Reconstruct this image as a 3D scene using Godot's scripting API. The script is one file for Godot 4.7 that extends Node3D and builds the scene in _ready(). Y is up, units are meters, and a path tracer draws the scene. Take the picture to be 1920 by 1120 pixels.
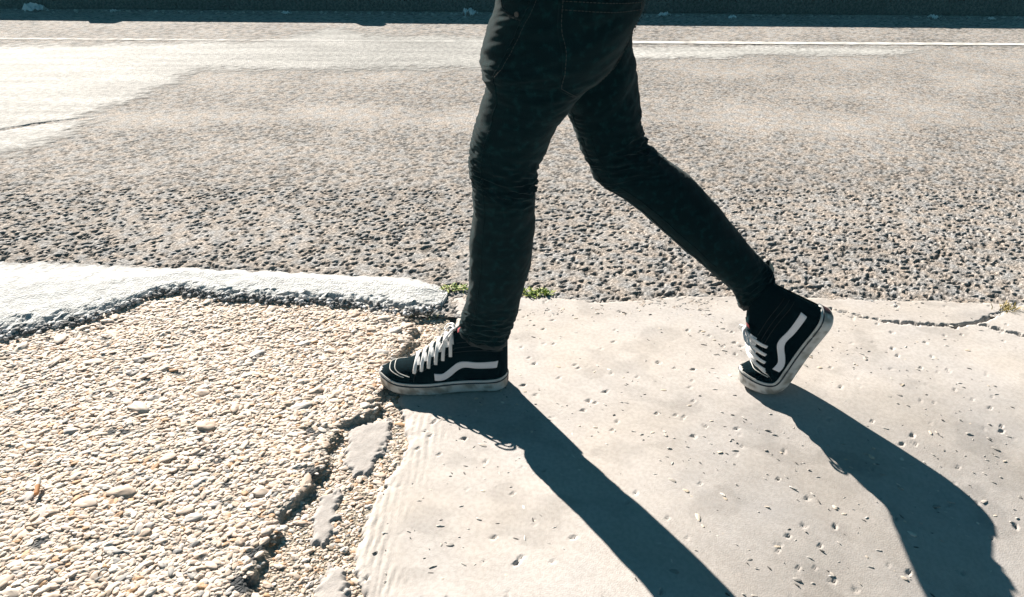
extends Node3D
# A person in black jeans and black high-top shoes walks along a pavement beside a sunlit road.

var rng := RandomNumberGenerator.new()
var M := {}                                   # materials

# ---------------------------------------------------------------- noise
func noise(kind: int, freq: float, sd: int, oct := 1) -> FastNoiseLite:
	var n := FastNoiseLite.new()
	n.noise_type = kind
	n.frequency = freq
	n.seed = sd
	n.fractal_type = FastNoiseLite.FRACTAL_FBM if oct > 1 else FastNoiseLite.FRACTAL_NONE
	n.fractal_octaves = oct
	return n

func cells(freq: float, sd: int, ret: int) -> FastNoiseLite:
	var n := noise(FastNoiseLite.TYPE_CELLULAR, freq, sd)
	n.cellular_return_type = ret
	n.cellular_jitter = 1.0
	return n

func tex(n: FastNoiseLite, size: int, ramp: Array = [], as_normal := 0.0) -> NoiseTexture2D:
	var t := NoiseTexture2D.new()
	t.width = size
	t.height = size
	t.seamless = true
	t.noise = n
	t.generate_mipmaps = false
	if as_normal > 0.0:
		t.as_normal_map = true
		t.bump_strength = as_normal
	elif ramp.size():
		var g := Gradient.new()
		var off := PackedFloat32Array()
		var col := PackedColorArray()
		for r in ramp:
			off.append(r[0])
			col.append(r[1])
		g.offsets = off
		g.colors = col
		t.color_ramp = g
	return t

func lin(r: float, g: float, b: float) -> Color:
	return Color(r, g, b).linear_to_srgb()

# ---------------------------------------------------------------- nodes
func put(called: String, mesh: Mesh, mat: Material, parent: Node = self) -> MeshInstance3D:
	var o := MeshInstance3D.new()
	o.name = called
	o.mesh = mesh
	if mat:
		o.material_override = mat
	o.cast_shadow = GeometryInstance3D.SHADOW_CASTING_SETTING_ON
	parent.add_child(o, true)
	return o

func struct(called: String, mesh: Mesh, mat: Material) -> MeshInstance3D:
	var o := put(called, mesh, mat)
	o.set_meta("kind", "structure")
	return o

func tag(o: Node, label: String, category: String, group := "") -> Node:
	o.set_meta("label", label)
	o.set_meta("category", category)
	if group:
		o.set_meta("group", group)
	return o

func thing(called: String, label: String, category: String, at := Vector3.ZERO, group := "") -> Node3D:
	var o := Node3D.new()
	o.name = called
	o.position = at
	add_child(o, true)
	tag(o, label, category, group)
	return o

func node(called: String, parent: Node) -> Node3D:
	var o := Node3D.new()
	o.name = called
	parent.add_child(o, true)
	return o

# ---------------------------------------------------------------- mesh building
class Bag:
	var v := PackedVector3Array()
	var c := PackedColorArray()
	var uv := PackedVector2Array()
	var i := PackedInt32Array()

	# rows x cols of points; skip: a byte per point, cells with four skipped points are left out
	func grid(p: PackedVector3Array, cols: int, colors: PackedColorArray = PackedColorArray(), wrap := false, skip: PackedByteArray = PackedByteArray(), uvs: PackedVector2Array = PackedVector2Array()) -> void:
		var base := v.size()
		var rows := p.size() / cols
		v.append_array(p)
		if colors.size():
			c.append_array(colors)
		else:
			var w := PackedColorArray()
			w.resize(p.size())
			w.fill(Color.WHITE)
			c.append_array(w)
		if uvs.size():
			uv.append_array(uvs)
		else:
			var u := PackedVector2Array()
			u.resize(p.size())
			uv.append_array(u)
		var nc := cols if wrap else cols - 1
		var sk := skip.size() > 0
		for r in rows - 1:
			for k in nc:
				var a := r * cols + k
				var b := r * cols + (k + 1) % cols
				var d := a + cols
				var e := b + cols
				if sk and skip[a] and skip[b] and skip[d] and skip[e]:
					continue
				i.append(base + a); i.append(base + b); i.append(base + d)
				i.append(base + b); i.append(base + e); i.append(base + d)

	func fan(ring: PackedVector3Array, flip := false, color := Color.WHITE) -> void:
		var base := v.size()
		var mid := Vector3.ZERO
		for q in ring:
			mid += q
		v.append(mid / ring.size())
		v.append_array(ring)
		for k in ring.size() + 1:
			c.append(color)
			uv.append(Vector2.ZERO)
		for k in ring.size():
			var a := base + 1 + k
			var b := base + 1 + (k + 1) % ring.size()
			if flip:
				i.append(base); i.append(b); i.append(a)
			else:
				i.append(base); i.append(a); i.append(b)

	func mesh(turn := false) -> ArrayMesh:
		var n := PackedVector3Array()
		n.resize(v.size())
		if turn:
			for t in range(0, i.size(), 3):
				var s := i[t + 1]
				i[t + 1] = i[t + 2]
				i[t + 2] = s
		for t in range(0, i.size(), 3):
			var a := i[t]
			var b := i[t + 1]
			var d := i[t + 2]
			var f := (v[d] - v[a]).cross(v[b] - v[a])
			n[a] += f
			n[b] += f
			n[d] += f
		for k in n.size():
			n[k] = n[k].normalized() if n[k].length_squared() > 0.0 else Vector3.UP
		var arr := []
		arr.resize(Mesh.ARRAY_MAX)
		arr[Mesh.ARRAY_VERTEX] = v
		arr[Mesh.ARRAY_NORMAL] = n
		arr[Mesh.ARRAY_COLOR] = c
		arr[Mesh.ARRAY_TEX_UV] = uv
		arr[Mesh.ARRAY_INDEX] = i
		var m := ArrayMesh.new()
		m.add_surface_from_arrays(Mesh.PRIMITIVE_TRIANGLES, arr)
		return m

	# a tube along points; ra across "side", rb along the normal; normals give the flattening direction
	func tube(pts: Array, ra: float, rb: float, up: Array = [], sides := 8, color := Color.WHITE, taper := 0.0) -> void:
		var p := PackedVector3Array()
		var cc := PackedColorArray()
		var n := pts.size()
		var first := PackedVector3Array()
		var last := PackedVector3Array()
		for k in n:
			var t: Vector3 = (pts[mini(k + 1, n - 1)] - pts[maxi(k - 1, 0)]).normalized()
			var nn: Vector3 = up[k] if up.size() else (Vector3.UP if absf(t.y) < 0.9 else Vector3.RIGHT)
			var side := t.cross(nn).normalized()
			nn = side.cross(t).normalized()
			var f := 1.0 - taper * float(k) / (n - 1)
			for s in sides:
				var a := TAU * s / sides
				var q: Vector3 = pts[k] + side * cos(a) * ra * f + nn * sin(a) * rb * f
				p.append(q)
				cc.append(color)
				if k == 0:
					first.append(q)
				if k == n - 1:
					last.append(q)
		grid(p, sides, cc, true)
		fan(first, true, color)
		fan(last, false, color)

func smooth_path(pts: Array, per := 6) -> Array:
	var out := []
	var n := pts.size()
	for k in n - 1:
		var p0: Vector3 = pts[maxi(k - 1, 0)]
		var p1: Vector3 = pts[k]
		var p2: Vector3 = pts[k + 1]
		var p3: Vector3 = pts[mini(k + 2, n - 1)]
		for s in per:
			out.append(p1.cubic_interpolate(p2, p0, p3, float(s) / per))
	out.append(pts[n - 1])
	return out

# piecewise linear and smooth lookups: keys ascending
func look(keys: Array, x: float) -> float:
	if x <= keys[0].x:
		return keys[0].y
	for k in keys.size() - 1:
		if x < keys[k + 1].x:
			var t: float = (x - keys[k].x) / (keys[k + 1].x - keys[k].x)
			return lerpf(keys[k].y, keys[k + 1].y, t)
	return keys[keys.size() - 1].y

func curve(keys: Array, x: float) -> float:
	var n := keys.size()
	if x <= keys[0].x:
		return keys[0].y
	for k in n - 1:
		if x < keys[k + 1].x:
			var a: Vector2 = keys[maxi(k - 1, 0)]
			var b: Vector2 = keys[k]
			var c: Vector2 = keys[k + 1]
			var d: Vector2 = keys[mini(k + 2, n - 1)]
			return cubic_interpolate_in_time(b.y, c.y, a.y, d.y, (x - b.x) / (c.x - b.x), c.x - b.x, a.x - b.x if k > 0 else -(c.x - b.x), d.x - b.x if k < n - 2 else 2.0 * (c.x - b.x))
	return keys[n - 1].y

# a table of a lookup, for speed
func table(keys: Array, x0: float, x1: float, n: int) -> PackedFloat32Array:
	var t := PackedFloat32Array()
	for k in n + 1:
		t.append(look(keys, lerpf(x0, x1, float(k) / n)))
	return t

# ================================================================ scene
func _ready() -> void:
	rng.seed = 20
	# camera, sky, sun, exposure
	var cam := Camera3D.new()
	cam.name = "camera"
	cam.position = Vector3(0, 1.032, 0)
	cam.rotation_degrees = Vector3(-29, 0, 0)
	cam.fov = 43.6
	cam.near = 0.02
	cam.far = 600.0
	add_child(cam)
	cam.current = true

	var sky_mat := ProceduralSkyMaterial.new()
	sky_mat.sky_top_color = Color(0.26, 0.50, 0.62)
	sky_mat.sky_horizon_color = Color(0.50, 0.66, 0.70)
	sky_mat.sky_curve = 0.15
	sky_mat.ground_bottom_color = Color(0.30, 0.32, 0.32)
	sky_mat.ground_horizon_color = Color(0.50, 0.62, 0.65)
	sky_mat.sun_angle_max = 4.0
	var sky := Sky.new()
	sky.sky_material = sky_mat
	var env := Environment.new()
	env.background_mode = Environment.BG_SKY
	env.sky = sky
	env.background_energy_multiplier = 0.18
	env.tonemap_mode = Environment.TONE_MAPPER_LINEAR
	env.tonemap_exposure = 2.52
	env.fog_enabled = true
	env.fog_density = 0.0035
	env.fog_light_color = Color(0.50, 0.84, 0.95)
	env.sdfgi_enabled = true
	env.ssao_enabled = true
	env.ssil_enabled = true
	var we := WorldEnvironment.new()
	we.name = "environment"
	we.environment = env
	add_child(we)

	var sun := DirectionalLight3D.new()
	sun.name = "sun"
	sun.light_energy = 1.6
	sun.light_color = Color(1.0, 0.965, 0.92)
	sun.light_angular_distance = 0.5
	sun.shadow_enabled = true
	add_child(sun)
	sun.look_at_from_position(Vector3.ZERO, Vector3(0.89, -1.0, 1.42), Vector3.UP)

	materials()
	build_ground()
	build_road()
	build_concrete()
	build_gravel()
	build_white_edge()
	build_wall()
	build_person()
	build_plants()
	build_litter()

# ---------------------------------------------------------------- materials
func mat(color: Color, rough := 0.8, vertex := false) -> StandardMaterial3D:
	var m := StandardMaterial3D.new()
	m.albedo_color = color
	m.roughness = rough
	m.vertex_color_use_as_albedo = vertex
	m.metallic_specular = 0.5
	return m

func tri(m: StandardMaterial3D, per_metre: float) -> void:
	m.uv1_triplanar = true
	m.uv1_world_triplanar = true
	m.uv1_scale = Vector3.ONE * per_metre

func materials() -> void:
	var g0 := Color(0.80, 0.80, 0.80)
	# road: colours come from the stones themselves (vertex colours)
	M.road = mat(Color.WHITE, 0.92, true)
	M.road.metallic_specular = 0.3
	M.road.albedo_texture = tex(noise(FastNoiseLite.TYPE_SIMPLEX, 0.05, 3, 4), 512, [[0.25, Color(0.72, 0.72, 0.72)], [0.75, Color(1, 1, 1)]])
	M.road.heightmap_enabled = true
	M.road.heightmap_texture = tex(noise(FastNoiseLite.TYPE_SIMPLEX, 0.12, 5, 3), 512)
	M.road.heightmap_scale = 0.16
	tri(M.road, 3.0)
	# road far off and beside: stones as fine relief
	M.road_far = mat(Color.WHITE, 0.92)
	M.road_far.metallic_specular = 0.3
	var cn := cells(0.045, 11, FastNoiseLite.RETURN_DISTANCE2_SUB)
	M.road_far.albedo_texture = tex(cells(0.045, 11, FastNoiseLite.RETURN_CELL_VALUE), 1024, [[0.0, lin(0.27, 0.26, 0.25)], [0.5, lin(0.36, 0.345, 0.33)], [1.0, lin(0.43, 0.41, 0.39)]])
	M.road_far.heightmap_enabled = true
	M.road_far.heightmap_texture = tex(cn, 1024)
	M.road_far.heightmap_scale = 0.7
	tri(M.road_far, 1.1)
	# smooth worn repair on the road
	M.patch = mat(Color.WHITE, 0.66, true)
	M.patch.transparency = BaseMaterial3D.TRANSPARENCY_ALPHA
	M.patch.metallic_specular = 0.17
	M.patch.albedo_texture = tex(noise(FastNoiseLite.TYPE_SIMPLEX, 0.02, 8, 5), 1024, [[0.2, Color(0.80, 0.80, 0.80)], [0.8, Color(1, 1, 1)]])
	M.patch.heightmap_enabled = true
	M.patch.heightmap_texture = tex(noise(FastNoiseLite.TYPE_SIMPLEX, 0.06, 9, 4), 1024)
	M.patch.heightmap_scale = 0.35
	tri(M.patch, 1.0)
	# concrete
	M.concrete = mat(Color.WHITE, 0.8, true)
	M.concrete.albedo_texture = tex(noise(FastNoiseLite.TYPE_SIMPLEX, 0.03, 13, 5), 1024, [[0.2, Color(0.94, 0.935, 0.93)], [0.5, Color(0.975, 0.975, 0.975)], [0.8, Color(1, 1, 1)]])
	M.concrete.heightmap_enabled = true
	M.concrete.heightmap_texture = tex(noise(FastNoiseLite.TYPE_SIMPLEX, 0.09, 14, 4), 1024)
	M.concrete.heightmap_scale = 0.03
	tri(M.concrete, 2.3)
	M.bed = mat(Color.WHITE, 0.9, true)
	M.bed.heightmap_enabled = true
	M.bed.heightmap_texture = tex(cells(0.05, 15, FastNoiseLite.RETURN_DISTANCE2_SUB), 512)
	M.bed.heightmap_scale = 0.5
	tri(M.bed, 5.0)
	M.pebble = mat(Color.WHITE, 0.72, true)
	M.white = mat(Color.WHITE, 0.95, true)
	M.white.metallic_specular = 0.25
	M.white.heightmap_enabled = true
	M.white.heightmap_texture = tex(noise(FastNoiseLite.TYPE_SIMPLEX, 0.07, 16, 4), 512)
	M.white.heightmap_scale = 0.28
	tri(M.white, 3.0)
	M.earth = mat(lin(0.12, 0.11, 0.09), 0.95)
	M.stone = mat(Color.WHITE, 0.9, true)
	M.stone.albedo_texture = tex(noise(FastNoiseLite.TYPE_SIMPLEX, 0.03, 17, 5), 512, [[0.2, Color(0.55, 0.58, 0.55)], [0.8, Color(1, 1, 1)]])
	M.stone.heightmap_enabled = true
	M.stone.heightmap_texture = tex(noise(FastNoiseLite.TYPE_SIMPLEX, 0.05, 18, 5), 512)
	M.stone.heightmap_scale = 1.2
	tri(M.stone, 2.0)
	M.paint = mat(lin(0.70, 0.69, 0.66), 0.8, true)
	M.paint.transparency = BaseMaterial3D.TRANSPARENCY_ALPHA
	# clothes
	M.denim = mat(Color(0.42, 0.96, 1.0), 0.85)
	M.denim.albedo_texture = tex(noise(FastNoiseLite.TYPE_SIMPLEX, 0.012, 21, 5), 1024, [[0.25, lin(0.0042, 0.0086, 0.0106)], [0.58, lin(0.0062, 0.0110, 0.0130)], [0.85, lin(0.024, 0.029, 0.030)]])
	M.denim.heightmap_enabled = true
	M.denim.heightmap_texture = tex(noise(FastNoiseLite.TYPE_SIMPLEX, 0.25, 22, 2), 512)
	M.denim.heightmap_scale = 0.09
	M.denim.rim_enabled = true
	M.denim.rim = 0.17
	M.denim.metallic_specular = 0.12
	M.denim.rim_tint = 0.1
	tri(M.denim, 3.0)
	M.thread = mat(lin(0.016, 0.022, 0.022), 0.8)
	M.hem = mat(lin(0.016, 0.024, 0.026), 0.85)
	M.suede = mat(Color(0.55, 0.92, 1.0), 0.9)
	M.suede.albedo_texture = tex(noise(FastNoiseLite.TYPE_SIMPLEX, 0.03, 23, 4), 512, [[0.2, lin(0.0012, 0.0045, 0.0065)], [0.8, lin(0.0035, 0.0080, 0.0100)]])
	M.suede.rim_enabled = true
	M.suede.rim = 0.10
	M.suede.rim_tint = 0.8
	M.suede.metallic_specular = 0.12
	tri(M.suede, 6.0)
	M.leather = mat(lin(0.80, 0.80, 0.84), 0.5)
	M.lace = mat(lin(0.85, 0.85, 0.85), 0.8)
	M.lace.heightmap_enabled = true
	M.lace.heightmap_texture = tex(noise(FastNoiseLite.TYPE_SIMPLEX, 0.2, 24, 2), 256)
	M.lace.heightmap_scale = 0.08
	tri(M.lace, 20.0)
	M.stitch = mat(lin(0.75, 0.74, 0.70), 0.8)
	M.dark_stitch = mat(lin(0.025, 0.029, 0.03), 0.8)
	M.rubber = mat(Color.WHITE, 0.55, true)
	M.pinstripe = mat(lin(0.02, 0.03, 0.04), 0.5)
	M.red = mat(lin(0.35, 0.03, 0.04), 0.6)
	M.skin = mat(lin(0.42, 0.26, 0.19), 0.5)
	M.leaf = mat(Color.WHITE, 0.6, true)
	M.leaf.backlight_enabled = true
	M.leaf.backlight = Color(0.25, 0.3, 0.1)
	M.paper = mat(lin(0.86, 0.86, 0.84), 0.8)
	M.cork = mat(lin(0.50, 0.24, 0.10), 0.8)
	M.ash = mat(lin(0.75, 0.70, 0.64), 0.9)

# ---------------------------------------------------------------- outlines on the ground (x, z in metres)
# left edge of the concrete, x by z; broken edge of the gravel layer, x by z
var left_edge := [Vector2(-1.90, -0.19), Vector2(-1.84, -0.17), Vector2(-1.79, -0.155), Vector2(-1.72, -0.145), Vector2(-1.65, -0.16), Vector2(-1.57, -0.21), Vector2(-1.49, -0.275), Vector2(-1.39, -0.262), Vector2(-1.305, -0.235), Vector2(-1.234, -0.214), Vector2(-1.151, -0.237), Vector2(-1.076, -0.263), Vector2(-1.007, -0.276), Vector2(-0.932, -0.277), Vector2(-0.842, -0.247), Vector2(-0.762, -0.225), Vector2(-0.5, -0.21)]
var layer_edge := [Vector2(-1.90, -0.285), Vector2(-1.795, -0.281), Vector2(-1.743, -0.289), Vector2(-1.687, -0.25), Vector2(-1.536, -0.283), Vector2(-1.435, -0.298), Vector2(-1.383, -0.303), Vector2(-1.315, -0.318), Vector2(-1.283, -0.371), Vector2(-1.217, -0.386), Vector2(-1.136, -0.384), Vector2(-1.076, -0.402), Vector2(-1.021, -0.428), Vector2(-0.969, -0.433), Vector2(-0.908, -0.444), Vector2(-0.842, -0.433), Vector2(-0.762, -0.413), Vector2(-0.5, -0.40)]
# far edge of the concrete, z by x
var far_edge := [Vector2(-0.40, -1.80), Vector2(-0.213, -1.862), Vector2(-0.123, -1.887), Vector2(0.0, -1.878), Vector2(0.092, -1.884), Vector2(0.153, -1.875), Vector2(0.243, -1.852), Vector2(0.367, -1.872), Vector2(0.522, -1.887), Vector2(0.66, -1.884), Vector2(0.901, -1.871), Vector2(1.125, -1.862), Vector2(1.343, -1.843), Vector2(1.441, -1.831), Vector2(1.701, -1.816), Vector2(2.4, -1.80)]
# white strip: back edge and front edge, z by x
var white_back := [Vector2(-4.0, -2.12), Vector2(-1.605, -2.103), Vector2(-1.398, -2.092), Vector2(-1.17, -2.066), Vector2(-0.919, -2.055), Vector2(-0.665, -2.022), Vector2(-0.5, -2.008), Vector2(-0.32, -1.987), Vector2(-0.229, -1.96), Vector2(-0.189, -1.91)]
var white_front := [Vector2(-4.0, -1.02), Vector2(-1.532, -1.553), Vector2(-1.329, -1.655), Vector2(-1.258, -1.676), Vector2(-1.194, -1.714), Vector2(-1.127, -1.751), Vector2(-1.067, -1.811), Vector2(-1.026, -1.873), Vector2(-0.951, -1.895), Vector2(-0.848, -1.863), Vector2(-0.723, -1.851), Vector2(-0.6, -1.838), Vector2(-0.477, -1.826), Vector2(-0.353, -1.795), Vector2(-0.277, -1.772), Vector2(-0.206, -1.795), Vector2(-0.185, -1.86)]

func quad(bag: Bag, x0: float, x1: float, z0: float, z1: float, y: float, n := 2, color := Color.WHITE) -> void:
	var p := PackedVector3Array()
	var c := PackedColorArray()
	for r in n:
		for k in n:
			p.append(Vector3(lerpf(x0, x1, float(k) / (n - 1)), y, lerpf(z0, z1, float(r) / (n - 1))))
			c.append(color)
	bag.grid(p, n, c)

func build_ground() -> void:
	var b := Bag.new()
	quad(b, -250, 250, -250, 250, -0.6, 12)
	struct("ground", b.mesh(), M.earth)

# ---------------------------------------------------------------- road
var n_gap: FastNoiseLite
var n_val: FastNoiseLite
var n_low: FastNoiseLite
var n_mid: FastNoiseLite

func road_strip(x0: float, x1: float, z0: float, z1: float, cell: float) -> ArrayMesh:
	var nx := int((x1 - x0) / cell) + 1
	var nz := int((z1 - z0) / cell) + 1
	var p := PackedVector3Array()
	var c := PackedColorArray()
	p.resize(nx * nz)
	c.resize(nx * nz)
	var at := 0
	for r in nz:
		var z := lerpf(z0, z1, float(r) / (nz - 1))
		# smoother bands worn along the wheel tracks
		var relief := lerpf(1.0, 0.42, smoothstep(-2.1, -3.3, z)) * lerpf(1.0, 0.6, smoothstep(-3.6, -5.5, z))
		var band := 0.75 * exp(-pow((z + 3.78) / 0.20, 2.0)) + 0.5 * exp(-pow((z + 5.0) / 0.5, 2.0))
		for k in nx:
			var x := lerpf(x0, x1, float(k) / (nx - 1))
			var v := n_val.get_noise_2d(x, z)
			var low := n_low.get_noise_2d(x, z)
			var gap := n_gap.get_noise_2d(x, z) + 1.0
			var worn := clampf(band + 0.5 * low + 0.35 * smoothstep(0.6, 1.8, x) * smoothstep(-2.9, -3.5, z), 0.0, 1.0)
			var tall := smoothstep(0.0, 0.20, gap)
			var sunk := smoothstep(-0.42 - 0.5 * worn, -0.66 - 0.5 * worn, v)
			var h := (-0.0022 * (1.0 - tall) * (1.0 - 0.7 * worn) - 0.0060 * sunk * (1.0 - 0.6 * worn) + 0.0008 * v * (1.0 - worn)) * relief
			p[at] = Vector3(x, h - 0.001, z)
			var t := 0.405 + 0.11 * v + 0.03 * worn + 0.05 * low
			var warm := 1.0 + 0.10 * n_mid.get_noise_2d(x * 3.0, z * 3.0)
			var grey := lerpf(0.25, t, maxf(tall, worn * 0.8)) * lerpf(1.0, 0.5, sunk)
			c[at] = Color(grey * 1.085 * warm, grey, grey * 0.93 / warm)
			at += 1
	var b := Bag.new()
	b.grid(p, nx, c)
	return b.mesh()

func build_road() -> void:
	n_gap = cells(88.0, 41, FastNoiseLite.RETURN_DISTANCE2_SUB)
	n_val = cells(88.0, 41, FastNoiseLite.RETURN_CELL_VALUE)
	n_low = noise(FastNoiseLite.TYPE_SIMPLEX, 1.1, 42, 3)
	n_mid = noise(FastNoiseLite.TYPE_SIMPLEX, 4.0, 43, 3)
	# a sheet under and beyond the stones, then the stones themselves in strips
	var b := Bag.new()
	quad(b, -60, 60, -9.0, -1.3, -0.03, 20)
	var road := struct("road", b.mesh(), M.road_far)
	put("surface", road_strip(-2.3, 2.3, -2.75, -1.76, 0.0042), M.road, road)
	put("surface", road_strip(-3.4, 3.4, -3.85, -2.745, 0.0064), M.road, road)
	put("surface", road_strip(-4.8, 4.8, -5.4, -3.84, 0.010), M.road, road)
	put("surface", road_strip(-6.6, 6.6, -7.9, -5.39, 0.019), M.road, road)
	# beside the strips the same surface goes on as a sheet
	var s := Bag.new()
	for e in [[2.28, 60.0, -2.75, -1.8], [3.38, 60.0, -3.85, -2.75], [4.78, 60.0, -5.4, -3.85], [6.58, 60.0, -7.9, -5.4]]:
		quad(s, e[0], e[1], e[2], e[3], -0.004, 6)
		quad(s, -e[1], -e[0], e[2], e[3], -0.004, 6)
	put("surface", s.mesh(), M.road_far, road)
	for o in road.get_children():
		o.set_meta("kind", "structure")

	# smooth repair: a sheet that sinks under the stones at its ragged edge
	var poly := PackedVector2Array([Vector2(-7.0, -5.7), Vector2(-5.02, -5.75), Vector2(-3.73, -5.70), Vector2(-3.05, -5.72), Vector2(-2.63, -5.80), Vector2(-2.09, -5.85), Vector2(-1.72, -5.98), Vector2(-1.655, -6.22), Vector2(-1.41, -6.47), Vector2(-1.09, -6.12), Vector2(-0.25, -6.08), Vector2(0.0, -5.95), Vector2(0.925, -5.66), Vector2(2.31, -5.66), Vector2(2.89, -5.62), Vector2(3.03, -5.50), Vector2(2.74, -5.35), Vector2(2.17, -5.31), Vector2(0.88, -5.20), Vector2(-0.20, -4.87), Vector2(-1.97, -4.87), Vector2(-2.0, -4.52), Vector2(-2.08, -4.20), Vector2(-2.12, -3.76), Vector2(-2.05, -3.44), Vector2(-2.12, -3.27), Vector2(-2.2, -3.12), Vector2(-2.72, -2.89), Vector2(-4.2, -2.6), Vector2(-7.0, -2.5)])
	var cell := 0.022
	var nx := int(10.4 / cell)
	var nz := int(4.1 / cell)
	var p := PackedVector3Array()
	var c := PackedColorArray()
	var skip := PackedByteArray()
	var rag := noise(FastNoiseLite.TYPE_SIMPLEX, 2.2, 44, 5)
	var fine := noise(FastNoiseLite.TYPE_SIMPLEX, 9.0, 45, 3)
	var fissure := [Vector2(-2.15, -3.74), Vector2(-2.35, -3.62), Vector2(-2.44, -3.55), Vector2(-2.56, -3.40), Vector2(-2.66, -3.30)]
	for r in nz:
		var z := -6.6 + r * cell
		for k in nx:
			var x := -7.0 + k * cell
			var q := Vector2(x, z)
			var d := 10.0
			for e in poly.size():
				var s2 := Geometry2D.get_closest_point_to_segment(q, poly[e], poly[(e + 1) % poly.size()])
				d = minf(d, s2.distance_squared_to(q))
			d = sqrt(d)
			if not Geometry2D.is_point_in_polygon(q, poly):
				d = -d
			d += 0.10 * rag.get_noise_2d(x * 0.7, z) + 0.03 * fine.get_noise_2d(x, z)
			var h := lerpf(-0.004, 0.0022, smoothstep(-0.2, 0.0, d)) + 0.0012 * fine.get_noise_2d(x * 0.5, z * 0.5)
			for e in fissure.size() - 1:
				var w := Geometry2D.get_closest_point_to_segment(q + Vector2(0.02, 0.02) * fine.get_noise_2d(x, z), fissure[e], fissure[e + 1]).distance_to(q)
				h -= 0.02 * smoothstep(0.024, 0.004, w)
			p.append(Vector3(x, h, z))
			var g := 0.40 + 0.12 * rag.get_noise_2d(x * 0.4, z * 2.5) + 0.20 * smoothstep(-1.0, 1.0, x)
			var soft := smoothstep(-0.07, 0.11, d + 0.10 * fine.get_noise_2d(x * 1.7, z * 4.0))
			c.append(Color(g * 1.02, g, g * 0.96, soft * lerpf(0.96, 0.88, smoothstep(0.2, 2.5, x))))
			skip.append(1 if d < -0.20 else 0)
	var pb := Bag.new()
	pb.grid(p, nx, c, false, skip)
	struct("road_repair", pb.mesh(), M.patch)

	# thin white line along the far lane
	var lb := Bag.new()
	var lp := PackedVector3Array()
	var lc := PackedColorArray()
	for k in 241:
		var x := -6.0 + 12.0 * k / 240.0
		var z := -5.832 + 0.0285 * x + (0.0 if x > 0.0 else 0.004 * x)
		var wide := 0.045 * (1.0 + 0.25 * fine.get_noise_2d(x * 2.0, 3.0)) * (1.0 if x > -0.3 else 0.72)
		for e in [-1.0, 1.0]:
			lp.append(Vector3(x, 0.0042, z + e * wide))
			lc.append(Color(1, 1, 1, clampf((0.80 if x > 0.2 else 0.28) + 0.5 * fine.get_noise_2d(x * 1.3, 8.0 + e), 0.05, 1.0)))
	lb.grid(lp, 2, lc)
	struct("road_marking", lb.mesh(true), M.paint)

# ---------------------------------------------------------------- concrete pavement
var crack := [[Vector2(0.882, -1.801), Vector2(0.937, -1.771), Vector2(1.009, -1.734), Vector2(1.103, -1.72), Vector2(1.183, -1.709), Vector2(1.25, -1.729), Vector2(1.332, -1.771), Vector2(1.382, -1.807), Vector2(1.46, -1.862)],
	[Vector2(1.247, -1.723), Vector2(1.299, -1.687), Vector2(1.35, -1.655), Vector2(1.5, -1.60), Vector2(1.9, -1.57)],
	[Vector2(0.10, -1.876), Vector2(0.16, -1.866), Vector2(0.24, -1.845), Vector2(0.33, -1.857), Vector2(0.40, -1.873)]]

# the pavement falls away towards the near right
func fall(x: float, z: float) -> float:
	var d := clampf(z + 1.45, 0.0, 1.2)
	return -0.20 * d * d / (d + 0.12) * smoothstep(0.20, 0.90, x)

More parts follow.
